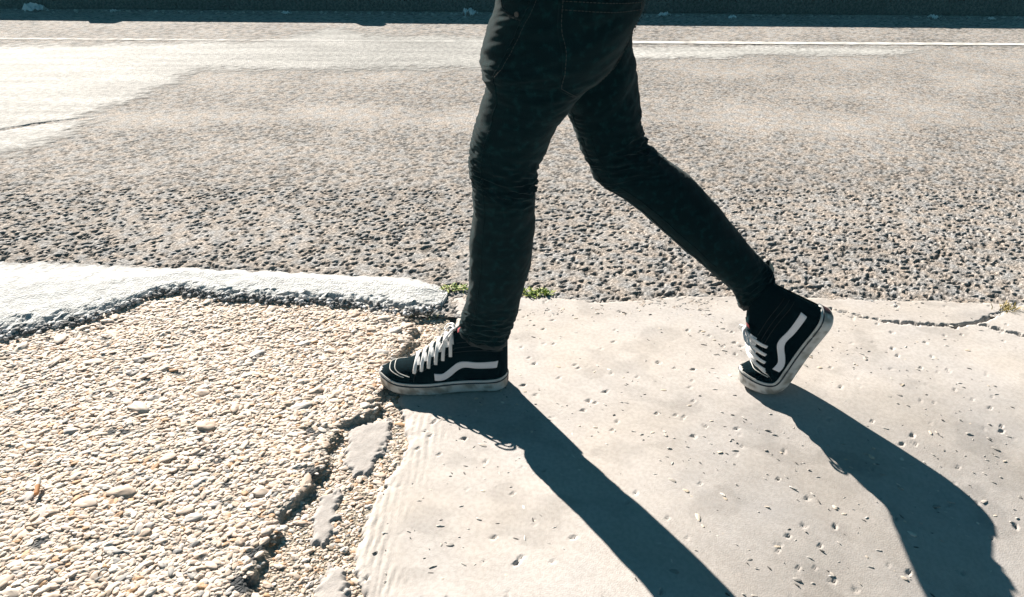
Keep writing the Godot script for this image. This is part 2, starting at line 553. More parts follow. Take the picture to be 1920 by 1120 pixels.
func build_concrete() -> void:
	var cell := 0.0046
	var x0 := -0.34
	var x1 := 2.1
	var z0 := -1.915
	var z1 := -0.62
	var nx := int((x1 - x0) / cell) + 1
	var nz := int((z1 - z0) / cell) + 1
	var lt := table(left_edge, z0, z1, 400)
	var ft := table(far_edge, x0, x1, 400)
	var wob := noise(FastNoiseLite.TYPE_SIMPLEX, 14.0, 51, 4)
	var low := noise(FastNoiseLite.TYPE_SIMPLEX, 2.0, 52, 3)
	var pit := cells(42.0, 53, FastNoiseLite.RETURN_DISTANCE)
	var pitv := cells(42.0, 53, FastNoiseLite.RETURN_CELL_VALUE)
	var p := PackedVector3Array()
	var c := PackedColorArray()
	var skip := PackedByteArray()
	p.resize(nx * nz)
	c.resize(nx * nz)
	skip.resize(nx * nz)
	var at := 0
	for r in nz:
		var fz := float(r) / (nz - 1)
		var z := lerpf(z0, z1, fz)
		var xl := lt[int(fz * 400)]
		for k in nx:
			var fx := float(k) / (nx - 1)
			var x := lerpf(x0, x1, fx)
			var w := wob.get_noise_2d(x, z)
			var lo := low.get_noise_2d(x, z)
			var chip := pitv.get_noise_2d(x * 2.6 + 5.0, z * 2.6)
			var dl := x - xl + 0.010 * w + 0.0045 * chip
			var dz := z - ft[int(fx * 400)] + 0.006 * w + 0.0045 * chip
			var d := minf(dl, dz)
			var h := 0.0018 * lo + 0.00025 * w
			# trowel ridges along the left edge
			var ridge := smoothstep(0.10, 0.03, dl) * smoothstep(-1.36, -1.24, z) * (0.7 + 0.6 * lo)
			if ridge > 0.0:
				h += ridge * 0.0016 * (1.0 + 1.6 * low.get_noise_2d(x * 6.0, z * 6.0)) * sin(((x + 0.085 * (z + 1.3)) * (1.0 + 0.35 * (z + 1.3)) - 0.004 * w + 0.010 * lo) * TAU / 0.0155)
			var shade := 1.0 + 0.09 * lo + 0.02 * w + 0.06 * low.get_noise_2d(x * 3.0 + z * 2.0, z * 8.0 - x * 4.0) - 0.13 * smoothstep(0.28, 0.50, low.get_noise_2d(x * 1.7 + 20.0, z * 2.2))
			var tone := low.get_noise_2d(x * 1.5 - 7.0, z * 1.5)
			# small pits where pebbles came out
			var pv := pitv.get_noise_2d(x, z)
			if pv > 0.80:
				var pd := pit.get_noise_2d(x, z) + 1.0
				h -= 0.0075 * smoothstep(0.74, 1.0, pv) * smoothstep(0.04 + 0.10 * (pv - 0.3), 0.02, pd * 0.75 + 0.22 * wob.get_noise_2d(x * 6.0, z * 9.0))
			# cracks
			if z < -1.5 and x > 0.08:
				var q := Vector2(x + 0.008 * wob.get_noise_2d(x * 2.0, z * 2.0), z + 0.010 * wob.get_noise_2d(x * 2.0 + 9.0, z * 2.0))
				for n in crack.size():
					for e in crack[n].size() - 1:
						var dd: float = Geometry2D.get_closest_point_to_segment(q, crack[n][e], crack[n][e + 1]).distance_to(q)
						if dd < 0.012:
							var deep := clampf((x - 0.85) * 4.0, 0.35, 1.0)
							var f := smoothstep(0.0075, 0.001, dd) * deep
							h -= 0.014 * f
							shade *= 1.0 - 0.35 * f
			# rounded, crumbling rim
			h -= 0.022 * smoothstep(0.002, -0.009, d) + 0.002 * smoothstep(0.02, 0.0, d) + 0.0022 * smoothstep(0.016, 0.002, d) * (0.5 + 0.5 * chip)
			p[at] = Vector3(x, h + fall(x, z), z)
			c[at] = Color(0.476 * shade, 0.440 * shade * (1.0 - 0.02 * tone), 0.412 * shade * (1.0 - 0.05 * tone))
			skip[at] = 1 if d < -0.016 else 0
			at += 1
	var b := Bag.new()
	b.grid(p, nx, c, false, skip)
	var base := Color(0.476, 0.440, 0.412)
	for e in [[2.1, 40.0, -1.80, -0.62, 12, 24], [-0.2, 2.1, -0.62, 12.0, 24, 60], [2.1, 40.0, -0.62, 12.0, 12, 60]]:
		var qp := PackedVector3Array()
		var qc := PackedColorArray()
		for r in e[5]:
			for k in e[4]:
				var qx := lerpf(e[0], e[1], float(k) / (e[4] - 1))
				var qz := lerpf(e[2], e[3], float(r) / (e[5] - 1))
				qp.append(Vector3(qx, fall(qx, qz), qz))
				qc.append(base)
		b.grid(qp, e[4], qc)
	var pave := struct("pavement", b.mesh(), M.concrete)

	# pebbles that show in the worn concrete: real stones, half sunk
	var vars := pebble_shapes(6, 0.45)
	for k in 300:
		var x: float
		var z: float
		while true:
			z = -0.72 - 1.10 * pow(rng.randf(), 1.25)
			x = rng.randf_range(-0.2, 1.3)
			if x > look(left_edge, z) + 0.03 and z > look(far_edge, x) + 0.02 and absf(x) < 0.25 - 0.72 * z:
				break
		var s := 0.0020 + 0.0032 * pow(rng.randf(), 2.6)
		var o := put("pebble", vars[k % 6], pebble_tints[[0, 0, 1, 2, 4, 5, 5, 4][rng.randi() % 8]], pave)
		o.basis = Basis(Vector3.UP, rng.randfn(-0.45, 0.6)).scaled_local(Vector3(s * rng.randf_range(1.0, 1.9), s * 0.8, s))
		o.position = Vector3(x, fall(x, z) + rng.randf_range(-0.0014, 0.0003), z)

	# finer grit that shows in the worn surface
	var mm := MultiMesh.new()
	mm.transform_format = MultiMesh.TRANSFORM_3D
	mm.use_colors = true
	mm.mesh = vars[0]
	mm.instance_count = 1700
	for k in 1700:
		var x := 0.0
		var z := 0.0
		while true:
			z = rng.randf_range(-1.88, -0.64)
			x = rng.randf_range(-0.25, 2.0)
			if x > look(left_edge, z) + 0.01 and z > look(far_edge, x) + 0.012:
				break
		var s := 0.0008 + 0.0014 * pow(rng.randf(), 2.0)
		mm.set_instance_transform(k, Transform3D(Basis(Vector3.UP, rng.randfn(-0.45, 0.5)).scaled_local(Vector3(s * rng.randf_range(1.2, 3.4), s * 1.2, s)), Vector3(x, fall(x, z) + rng.randf_range(-0.001, 0.0008), z)))
		var g := rng.randf_range(0.05, 0.2) if rng.randf() < 0.22 else rng.randf_range(0.32, 0.62)
		mm.set_instance_color(k, Color(g, g * 0.94, g * 0.87))
	var grit := MultiMeshInstance3D.new()
	grit.name = "grit"
	grit.multimesh = mm
	grit.material_override = M.pebble
	grit.set_meta("kind", "stuff")
	pave.add_child(grit, true)

# ---------------------------------------------------------------- gravel
var pebble_tints := []

func pebble_shapes(n: int, flat: float) -> Array:
	if pebble_tints.is_empty():
		for t in [[0.60, 0.52, 0.43], [0.72, 0.67, 0.60], [0.50, 0.42, 0.33], [0.46, 0.30, 0.17], [0.30, 0.28, 0.26], [0.42, 0.38, 0.34]]:
			var m := mat(lin(t[0], t[1], t[2]), 0.7)
			pebble_tints.append(m)
	var out := []
	for k in n:
		var fn := noise(FastNoiseLite.TYPE_SIMPLEX, 0.75, 100 + k, 2)
		var p := PackedVector3Array()
		for r in 7:
			var la := lerpf(-PI / 2, PI / 2, r / 6.0)
			for s in 10:
				var lo := TAU * s / 10.0
				var q := Vector3(cos(la) * cos(lo), sin(la), cos(la) * sin(lo))
				var f := 1.0 + 0.42 * fn.get_noise_3dv(q * 1.4 + Vector3(k * 9.0, 0, 0))
				q *= f
				q.y *= flat
				q.x *= 1.25
				p.append(q)
		var b := Bag.new()
		b.grid(p, 10, PackedColorArray(), true)
		out.append(b.mesh())
	return out

var tar_spots := [Vector3(-0.42, -1.27, 0.035), Vector3(-0.40, -1.13, 0.022), Vector3(-0.445, -0.93, 0.03), Vector3(-0.455, -0.86, 0.03), Vector3(-0.83, -1.26, 0.016), Vector3(-0.60, -1.17, 0.018), Vector3(-0.86, -1.26, 0.018), Vector3(-0.72, -1.49, 0.015), Vector3(-0.36, -1.70, 0.012), Vector3(-1.03, -1.60, 0.018), Vector3(-0.84, -0.95, 0.02), Vector3(-0.56, -1.10, 0.014), Vector3(-0.95, -0.86, 0.02)]

func build_gravel() -> void:
	var cell := 0.0075
	var x0 := -2.3
	var x1 := -0.17
	var z0 := -2.0
	var z1 := -0.62
	var nx := int((x1 - x0) / cell) + 1
	var nz := int((z1 - z0) / cell) + 1
	var wob := noise(FastNoiseLite.TYPE_SIMPLEX, 14.0, 61, 4)
	var low := noise(FastNoiseLite.TYPE_SIMPLEX, 2.5, 62, 3)
	var p := PackedVector3Array()
	var c := PackedColorArray()
	for k in 46:
		var sz := -0.75 - 1.0 * rng.randf()
		var sx := rng.randf_range(-1.3, -0.34)
		if sz > look(white_front, sx) + 0.03:
			tar_spots.append(Vector3(sx, sz, 0.005 + 0.010 * pow(rng.randf(), 2.0)))
	var hide := PackedByteArray()
	for r in nz:
		var z := z0 + r * cell
		var xe := look(layer_edge, z)
		for k in nx:
			var x := x0 + k * cell
			var h := bed_height(x, z, xe, wob, low)
			p.append(Vector3(x, h, z))
			hide.append(1 if z < look(white_front, x) - 0.035 and z < -1.80 else 0)
			var g := 0.385 + 0.06 * low.get_noise_2d(x * 3.0, z * 3.0) + 0.06 * wob.get_noise_2d(x * 2.0, z * 2.0)
			var tar := 0.0
			for s in tar_spots:
				tar = maxf(tar, smoothstep(s.z, s.z * 0.5, Vector2(x, z).distance_to(Vector2(s.x, s.y))))
			var col := Color(g * 1.13, g, g * 0.87).lerp(Color(0.045, 0.048, 0.052), tar)
			if x > xe:
				col = Color(0.30, 0.255, 0.20)
			c.append(col)
	var b := Bag.new()
	b.grid(p, nx, c, false, hide)
	var base := Color(0.42, 0.37, 0.31)
	quad(b, -60, -2.3, -2.05, -0.62, 0.006, 6, base)
	quad(b, -60, -0.2, -0.62, 12.0, 0.006, 6, base)
	var path := struct("gravel_path", b.mesh(), M.bed)

	# pebbles on a jittered grid: the 300 that show largest are parts, the rest one mass
	var shapes := pebble_shapes(8, 0.40)
	var tints := [Color(0.57, 0.46, 0.375), Color(0.62, 0.52, 0.435), Color(0.69, 0.62, 0.55), Color(0.51, 0.395, 0.31), Color(0.44, 0.345, 0.26), Color(0.44, 0.27, 0.15), Color(0.27, 0.26, 0.25), Color(0.50, 0.455, 0.42)]
	var found := []
	var gap := 0.0076
	for r in int(1.32 / gap):
		for k in int(2.1 / gap):
			var x := -2.29 + (k + rng.randf_range(-0.1, 1.1)) * gap
			var z := -1.95 + (r + rng.randf_range(-0.1, 1.1)) * gap
			if z < look(white_front, x) + 0.004 and x < -0.15:
				continue
			var xe := look(layer_edge, z) + 0.006 * wob.get_noise_2d(x, z)
			var xl := look(left_edge, z)
			if x > xl - 0.002:
				continue
			var bare := false
			for s in tar_spots:
				if Vector2(x, z).distance_to(Vector2(s.x, s.y)) < s.z * rng.randf_range(0.5, 1.05):
					bare = true
			var loose := x > xe
			if not loose and xe - x < 0.004:
				bare = true
			if bare and rng.randf() > 0.12:
				continue
			if not loose and low.get_noise_2d(x * 9.0, z * 9.0) > 0.42 and rng.randf() < 0.75:
				continue
			var s := 0.0034 + 0.0036 * pow(rng.randf(), 2.0)
			if rng.randf() < 0.018:
				s *= rng.randf_range(1.5, 2.4)
			if loose:
				s *= 0.62 if rng.randf() < 0.85 else 1.0
			var y := bed_height(x, z, xe, wob, low)
			var tilt := Basis(Vector3.UP, rng.randfn(0.3, 0.7)) * Basis(Vector3.RIGHT, rng.randfn(0.0, 0.13)) * Basis(Vector3.BACK, rng.randfn(0.0, 0.13))
			var bs := tilt.scaled_local(Vector3(s * rng.randf_range(0.95, 1.7), s * rng.randf_range(0.7, 1.3), s))
			var pick := rng.randi() % 100
			var tint: int = [0, 3, 3, 1, 7][pick % 5] if s > 0.009 else 0 if pick < 30 else 1 if pick < 56 else 2 if pick < 68 else 3 if pick < 80 else 4 if pick < 87 else 5 if pick < 91 else 6 if pick < 94 else 7
			var seen := s * s / (x * x + z * z + 1.0) if absf(x) < 0.76 * (0.35 - z) and z < -0.8 else 0.0
			found.append([seen, Transform3D(bs, Vector3(x, y + s * rng.randf_range(-0.06, 0.20), z)), tint])
			if loose and rng.randf() < 0.75:      # finer grit between them
				var s2 := s * rng.randf_range(0.5, 0.8)
				found.append([0.0, Transform3D(tilt.scaled_local(Vector3.ONE * s2), Vector3(x + rng.randf_range(-0.006, 0.006), y + s2 * 0.2, z + rng.randf_range(-0.006, 0.006))), [0, 4, 5, 7][rng.randi() % 4]])
	found.sort_custom(func(a, b): return a[0] > b[0])
	var tint_mats := []
	for t in tints:
		tint_mats.append(mat(t.linear_to_srgb(), 0.7))
	for k in 300:
		var o := put("pebble", shapes[k % 8], tint_mats[found[k][2]], path)
		o.transform = found[k][1]
	for v in 8:
		var mine := []
		for k in range(300 + v, found.size(), 8):
			mine.append(found[k])
		var mm := MultiMesh.new()
		mm.transform_format = MultiMesh.TRANSFORM_3D
		mm.use_colors = true
		mm.mesh = shapes[v]
		mm.instance_count = mine.size()
		for k in mine.size():
			var t: Color = tints[mine[k][2]]
			var f := rng.randf_range(0.88, 1.1)
			mm.set_instance_transform(k, mine[k][1])
			mm.set_instance_color(k, Color(t.r * f, t.g * f, t.b * f))
		var o := MultiMeshInstance3D.new()
		o.name = "pebble_mass"
		o.multimesh = mm
		o.material_override = M.pebble
		o.set_meta("kind", "stuff")
		path.add_child(o, true)

	# scraps of thin concrete smeared over the gravel
	var smears := [[Vector2(-0.355, -1.234), Vector2(-0.36, -1.287), Vector2(-0.317, -1.305), Vector2(-0.271, -1.315), Vector2(-0.259, -1.269), Vector2(-0.271, -1.2), Vector2(-0.288, -1.136), Vector2(-0.319, -1.128), Vector2(-0.339, -1.167)],
		[Vector2(-0.378, -1.021), Vector2(-0.371, -1.076), Vector2(-0.337, -1.113), Vector2(-0.327, -1.062), Vector2(-0.324, -1.001), Vector2(-0.330, -0.946), Vector2(-0.355, -0.962)],
		[Vector2(-0.328, -0.885), Vector2(-0.316, -0.914), Vector2(-0.283, -0.891), Vector2(-0.267, -0.831), Vector2(-0.27, -0.76), Vector2(-0.314, -0.77)]]
	var chips := cells(95.0, 64, FastNoiseLite.RETURN_CELL_VALUE)
	for m in smears:
		var poly := PackedVector2Array(m)
		var mid := Vector2.ZERO
		var lo := Vector2(9, 9)
		var hi := Vector2(-9, -9)
		for q in poly:
			lo = lo.min(q)
			hi = hi.max(q)
		lo -= Vector2(0.02, 0.02)
		hi += Vector2(0.02, 0.02)
		var gx := int((hi.x - lo.x) / 0.0035)
		var gz := int((hi.y - lo.y) / 0.0035)
		var sp := PackedVector3Array()
		var sc := PackedColorArray()
		var sk := PackedByteArray()
		for r in gz:
			for k in gx:
				var q := lo + Vector2(k, r) * 0.0035
				var d := 9.0
				for e in poly.size():
					d = minf(d, Geometry2D.get_closest_point_to_segment(q, poly[e], poly[(e + 1) % poly.size()]).distance_to(q))
				if not Geometry2D.is_point_in_polygon(q, poly):
					d = -d
				d += 0.010 * wob.get_noise_2d(q.x * 1.3, q.y * 1.3) + 0.005 * chips.get_noise_2d(q.x, q.y)
				var side := smoothstep(mid.x + lo.x * 0.4 + hi.x * 0.6, hi.x, q.x)
				var y := lerpf(-0.014, -0.0005, smoothstep(-0.012, 0.010, d)) + 0.0012 * wob.get_noise_2d(q.x, q.y) + 0.0010 * chips.get_noise_2d(q.x * 1.6, q.y * 1.6) * smoothstep(0.02, 0.0, d) + side * 0.0010 * sin((q.x * 1.0 - q.y * 0.35 + 0.006 * wob.get_noise_2d(q.x, q.y)) * TAU / 0.011)
				sp.append(Vector3(q.x, y, q.y))
				var f := 1.0 + 0.1 * wob.get_noise_2d(q.x * 1.5, q.y * 1.5)
				sc.append(Color(0.40 * f, 0.37 * f, 0.35 * f))
				sk.append(1 if d < -0.009 else 0)
		var sb := Bag.new()
		sb.grid(sp, gx, sc, false, sk)
		put("concrete_smear", sb.mesh(), M.concrete, path)

func bed_height(x: float, z: float, xe: float, wob: FastNoiseLite, low: FastNoiseLite) -> float:
	var w := wob.get_noise_2d(x, z)
	var d := xe - x + 0.008 * w
	var h := lerpf(-0.0070, 0.0055, smoothstep(-0.003 - 0.05 * clampf(low.get_noise_2d(z * 2.5, 3.0) - 0.02, 0.0, 1.0), 0.006, d)) + 0.003 * low.get_noise_2d(x, z) + 0.0016 * w
	h += 0.004 * smoothstep(0.10, 0.0, absf(d - 0.05)) * (1.0 if d > 0.0 else 0.0)
	return h

# ---------------------------------------------------------------- white painted edge of the road
func build_white_edge() -> void:
	var n1 := noise(FastNoiseLite.TYPE_SIMPLEX, 9.0, 71, 4)
	var lump := cells(52.0, 72, FastNoiseLite.RETURN_DISTANCE2_SUB)
	var lumpv := cells(52.0, 72, FastNoiseLite.RETURN_CELL_VALUE)
	var p := PackedVector3Array()
	var c := PackedColorArray()
	var nu := 560
	var nv := 76
	for v in nv:
		for u in nu:
			var x := lerpf(-3.6, -0.186, pow(float(u) / (nu - 1), 0.8))
			var rag := n1.get_noise_2d(x * 1.3, 1.0)
			var zb := look(white_back, x) + 0.016 * rag
			var zf := maxf(look(white_front, x) + 0.010 * n1.get_noise_2d(x * 4.0, 5.0), zb + 0.004)
			var tip := smoothstep(-0.186, -0.30, x)
			var t := float(v) / 59.0
			var q := Vector3(x, 0, 0)
			var top := 0.004 + 0.015 * tip
			if t <= 1.0:
				q.z = lerpf(zb, zf, t)
				q.y = lerpf(-0.003, top, smoothstep(-0.08, 0.40, t)) - 0.008 * smoothstep(0.82, 1.0, t)
			else:
				var s := (t - 1.0) * 59.0 / float(nv - 60)
				q.z = zf + 0.012 * s
				q.y = lerpf(top - 0.008, -0.006, s)
			var lv := lumpv.get_noise_2d(x, q.z + q.y * 0.8)
			var lg := smoothstep(0.0, 0.35, lump.get_noise_2d(x, q.z + q.y * 0.8) + 1.0)
			var crumb := smoothstep(0.74, 0.98, t + 0.16 * n1.get_noise_2d(x * 2.0, q.z * 2.0 + 4.0)) + 0.35 * (1.0 - tip)
			crumb = clampf(crumb, 0.0, 1.0)
			q.y += 0.0022 * n1.get_noise_2d(x, q.z) + crumb * (0.007 * (lg - 0.6) + 0.006 * lv)
			q.z += crumb * 0.007 * (lg - 0.5)
			p.append(q)
			var white := Color(0.54, 0.55, 0.55)
			var wear := n1.get_noise_2d(x * 3.0, q.z * 5.0)
			var col := white * (0.97 + 0.22 * wear)
			col = col.lerp(Color(0.36, 0.35, 0.34), smoothstep(0.10, 0.0, t + 0.12 * wear) * 0.8)
			col = col.lerp(Color(0.33, 0.325, 0.32), 0.75 * smoothstep(0.34, 0.50, n1.get_noise_2d(x * 2.2 + 31.0, q.z * 4.5)))
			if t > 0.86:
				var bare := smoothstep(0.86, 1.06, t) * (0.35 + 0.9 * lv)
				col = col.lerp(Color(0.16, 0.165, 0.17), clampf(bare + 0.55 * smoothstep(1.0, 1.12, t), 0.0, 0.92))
			c.append(Color(col.r, col.g, col.b))
	var b := Bag.new()
	b.grid(p, nu, c)
	var edge := struct("painted_road_edge", b.mesh(), M.white)
	# crumbs of asphalt fallen off the broken edge
	var mm := MultiMesh.new()
	mm.transform_format = MultiMesh.TRANSFORM_3D
	mm.use_colors = true
	mm.mesh = pebble_shapes(1, 0.8)[0]
	mm.instance_count = 900
	for k in 900:
		var x := rng.randf_range(-1.75, -0.20)
		var d := absf(rng.randfn(0.0, 0.012))
		var z := look(white_front, x) + d + 0.004
		var s := 0.003 + 0.005 * pow(rng.randf(), 2.0)
		mm.set_instance_transform(k, Transform3D(Basis.from_euler(Vector3(rng.randf() * 6.0, rng.randf() * 6.0, 0)).scaled_local(Vector3(s, s, s)), Vector3(x, 0.012 + maxf(0.0, 0.010 - d) * rng.randf(), z)))
		var g := rng.randf_range(0.07, 0.24) if rng.randf() < 0.7 else rng.randf_range(0.4, 0.7)
		mm.set_instance_color(k, Color(g, g, g * 1.02))
	var o := MultiMeshInstance3D.new()
	o.name = "asphalt_crumbs"
	o.multimesh = mm
	o.material_override = M.pebble
	o.set_meta("kind", "stuff")
	edge.add_child(o, true)

# ---------------------------------------------------------------- low wall on the far side
func block(size: Vector3, sd: int, col: Color) -> ArrayMesh:
	# a rough stone block with rounded edges
	var fn := noise(FastNoiseLite.TYPE_SIMPLEX, 3.0, sd, 3)
	var b := Bag.new()
	var p := PackedVector3Array()
	var c := PackedColorArray()
	for r in 9:
		var la := lerpf(-PI / 2, PI / 2, r / 8.0)
		for s in 16:
			var lo := TAU * (s + 0.5) / 16.0
			var q := Vector3(cos(la) * cos(lo), sin(la), cos(la) * sin(lo))
			var e := Vector3(signf(q.x) * pow(absf(q.x), 0.22), signf(q.y) * pow(absf(q.y), 0.22), signf(q.z) * pow(absf(q.z), 0.22))
			q = e * size * 0.5
			q += Vector3(0.012, 0.012, 0.02) * fn.get_noise_3dv(q * 3.0 + Vector3(sd, 0, 0))
			p.append(q)
			c.append(col)
	b.grid(p, 16, c, true)
	return b.mesh()

func build_wall() -> void:
	var a := Vector3(-9.0, 0, -7.768)
	var z := Vector3(9.0, 0, -6.86)
	var dir := (z - a).normalized()
	var yaw := -atan2(dir.z, dir.x)
	var wall := thing("stone_wall", "low dark stone wall in shade along the far side of the road", "wall", a)
	wall.rotation.y = yaw
	var bk := Bag.new()
	var L := (z - a).length()
	quad_box(bk, Vector3(0, -0.05, -0.36), Vector3(L, 0.42, -0.05))
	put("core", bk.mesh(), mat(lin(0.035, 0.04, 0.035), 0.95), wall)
	var kinds := []
	for k in 8:
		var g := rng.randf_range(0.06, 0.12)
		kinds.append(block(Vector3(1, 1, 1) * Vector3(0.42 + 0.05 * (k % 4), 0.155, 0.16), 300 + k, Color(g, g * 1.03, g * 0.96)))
	for row in 3:
		var x := -0.1 - 0.2 * (row % 2)
		while x < L:
			var k := rng.randi() % 8
			var w := 0.42 + 0.05 * (k % 4)
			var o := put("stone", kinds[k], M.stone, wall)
			o.position = Vector3(x + w * 0.5, 0.075 + row * 0.152, -0.085 + rng.randf_range(-0.012, 0.012))
			x += w - 0.012
	var cap := Bag.new()
	quad_box(cap, Vector3(-0.1, 0.437, -0.40), Vector3(L + 0.1, 0.475, 0.02))
	put("coping", cap.mesh(), mat(lin(0.13, 0.13, 0.12), 0.9), wall)
	# ground behind the wall
	var bank := Bag.new()
	quad(bank, -60, 60, -60, -7.9, 0.18, 6)
	struct("verge", bank.mesh(), M.earth)
	# loose stones and twigs that lie on the coping
	for e in [[5.03, 0.14, 0.045], [7.35, 0.12, 0.05], [3.0, 0.06, 0.02], [12.2, 0.05, 0.02]]:
		var o := put("loose_stone", block(Vector3(e[1] * 1.6, e[2] * 2.2, e[1]), int(e[0] * 100), Color(0.15, 0.14, 0.13)), M.stone, wall)
		o.position = Vector3(e[0], 0.475 + e[2] * 0.8, -0.02)
	for e in [[9.9, 0.10], [11.6, 0.18]]:
		var t := Bag.new()
		t.tube(smooth_path([Vector3(e[0], 0.45, -0.1), Vector3(e[0] + 0.1, 0.50, 0.0), Vector3(e[0] + 0.32, 0.49 + 0.3 * e[1], 0.08)]), 0.012, 0.008, [], 6, Color.WHITE, 0.7)
		put("twig", t.mesh(), mat(lin(0.07, 0.05, 0.03), 0.9), wall)

func quad_box(b: Bag, lo: Vector3, hi: Vector3) -> void:
	var c := [Vector3(lo.x, lo.y, lo.z), Vector3(hi.x, lo.y, lo.z), Vector3(hi.x, hi.y, lo.z), Vector3(lo.x, hi.y, lo.z), Vector3(lo.x, lo.y, hi.z), Vector3(hi.x, lo.y, hi.z), Vector3(hi.x, hi.y, hi.z), Vector3(lo.x, hi.y, hi.z)]
	for f in [[0, 1, 3, 2], [5, 4, 6, 7], [4, 0, 7, 3], [1, 5, 2, 6], [3, 2, 7, 6], [4, 5, 0, 1]]:
		b.grid(PackedVector3Array([c[f[0]], c[f[1]], c[f[2]], c[f[3]]]), 2)

# ---------------------------------------------------------------- person
# rings of a trouser leg: front x, y, back x, y, centre z, half depth
var near_rings := [
	[-0.015, 1.000, 0.215, 1.010, -1.357, 0.097], [-0.021, 0.911, 0.227, 0.911, -1.355, 0.102], [-0.029, 0.861, 0.223, 0.861, -1.353, 0.105], [-0.037, 0.836, 0.212, 0.827, -1.352, 0.105], [-0.045, 0.805, 0.200, 0.792, -1.350, 0.103],
	[-0.053, 0.774, 0.172, 0.752, -1.349, 0.100], [-0.058, 0.755, 0.140, 0.724, -1.347, 0.097], [-0.053, 0.739, 0.119, 0.703, -1.346, 0.094], [-0.048, 0.720, 0.102, 0.675, -1.345, 0.091],
	[-0.055, 0.692, 0.085, 0.655, -1.345, 0.087], [-0.063, 0.658, 0.073, 0.625, -1.345, 0.082], [-0.073, 0.621, 0.058, 0.591, -1.345, 0.076], [-0.078, 0.583, 0.046, 0.557, -1.345, 0.071],
	[-0.077, 0.551, 0.046, 0.535, -1.345, 0.068], [-0.074, 0.525, 0.044, 0.508, -1.345, 0.066], [-0.075, 0.489, 0.045, 0.470, -1.352, 0.065], [-0.080, 0.446, 0.044, 0.429, -1.361, 0.065],
	[-0.085, 0.396, 0.041, 0.384, -1.370, 0.065], [-0.089, 0.343, 0.033, 0.331, -1.380, 0.062], [-0.093, 0.288, 0.021, 0.275, -1.389, 0.057], [-0.100, 0.244, 0.012, 0.228, -1.398, 0.053],
	[-0.109, 0.210, 0.002, 0.188, -1.407, 0.050], [-0.115, 0.177, -0.007, 0.155, -1.416, 0.050], [-0.110, 0.155, -0.014, 0.128, -1.425, 0.050]]
var far_rings := [
	[0.000, 1.000, 0.215, 1.010, -1.545, 0.097], [0.030, 0.894, 0.261, 0.894, -1.545, 0.102], [0.026, 0.837, 0.254, 0.837, -1.544, 0.105], [0.042, 0.778, 0.236, 0.798, -1.543, 0.103], [0.064, 0.727, 0.238, 0.753, -1.542, 0.100],
	[0.087, 0.680, 0.247, 0.719, -1.540, 0.095], [0.104, 0.648, 0.252, 0.681, -1.539, 0.091], [0.115, 0.623, 0.260, 0.643, -1.538, 0.087], [0.129, 0.591, 0.266, 0.606, -1.534, 0.081],
	[0.147, 0.547, 0.276, 0.573, -1.529, 0.075], [0.162, 0.519, 0.293, 0.549, -1.524, 0.070], [0.173, 0.491, 0.324, 0.526, -1.520, 0.067], [0.196, 0.471, 0.356, 0.506, -1.516, 0.065],
	[0.229, 0.450, 0.388, 0.481, -1.512, 0.065], [0.268, 0.423, 0.423, 0.447, -1.508, 0.065], [0.314, 0.385, 0.456, 0.413, -1.504, 0.065], [0.365, 0.341, 0.489, 0.376, -1.500, 0.063],
	[0.416, 0.298, 0.519, 0.341, -1.496, 0.058], [0.464, 0.261, 0.546, 0.316, -1.492, 0.054], [0.495, 0.232, 0.565, 0.294, -1.488, 0.050], [0.511, 0.209, 0.577, 0.280, -1.484, 0.049],
	[0.520, 0.192, 0.583, 0.269, -1.480, 0.049]]

func ring_at(rings: Array, t: float) -> Array:
	var n := rings.size()
	t = clampf(t, 0.0, n - 1.001)
	var k := int(t)
	var f := t - k
	var out := []
	for j in 6:
		var a: float = rings[maxi(k - 1, 0)][j]
		var b: float = rings[k][j]
		var c: float = rings[mini(k + 1, n - 1)][j]
		var d: float = rings[mini(k + 2, n - 1)][j]
		out.append(cubic_interpolate(b, c, a, d, f))
	return out

var fold: FastNoiseLite
var fold2: FastNoiseLite

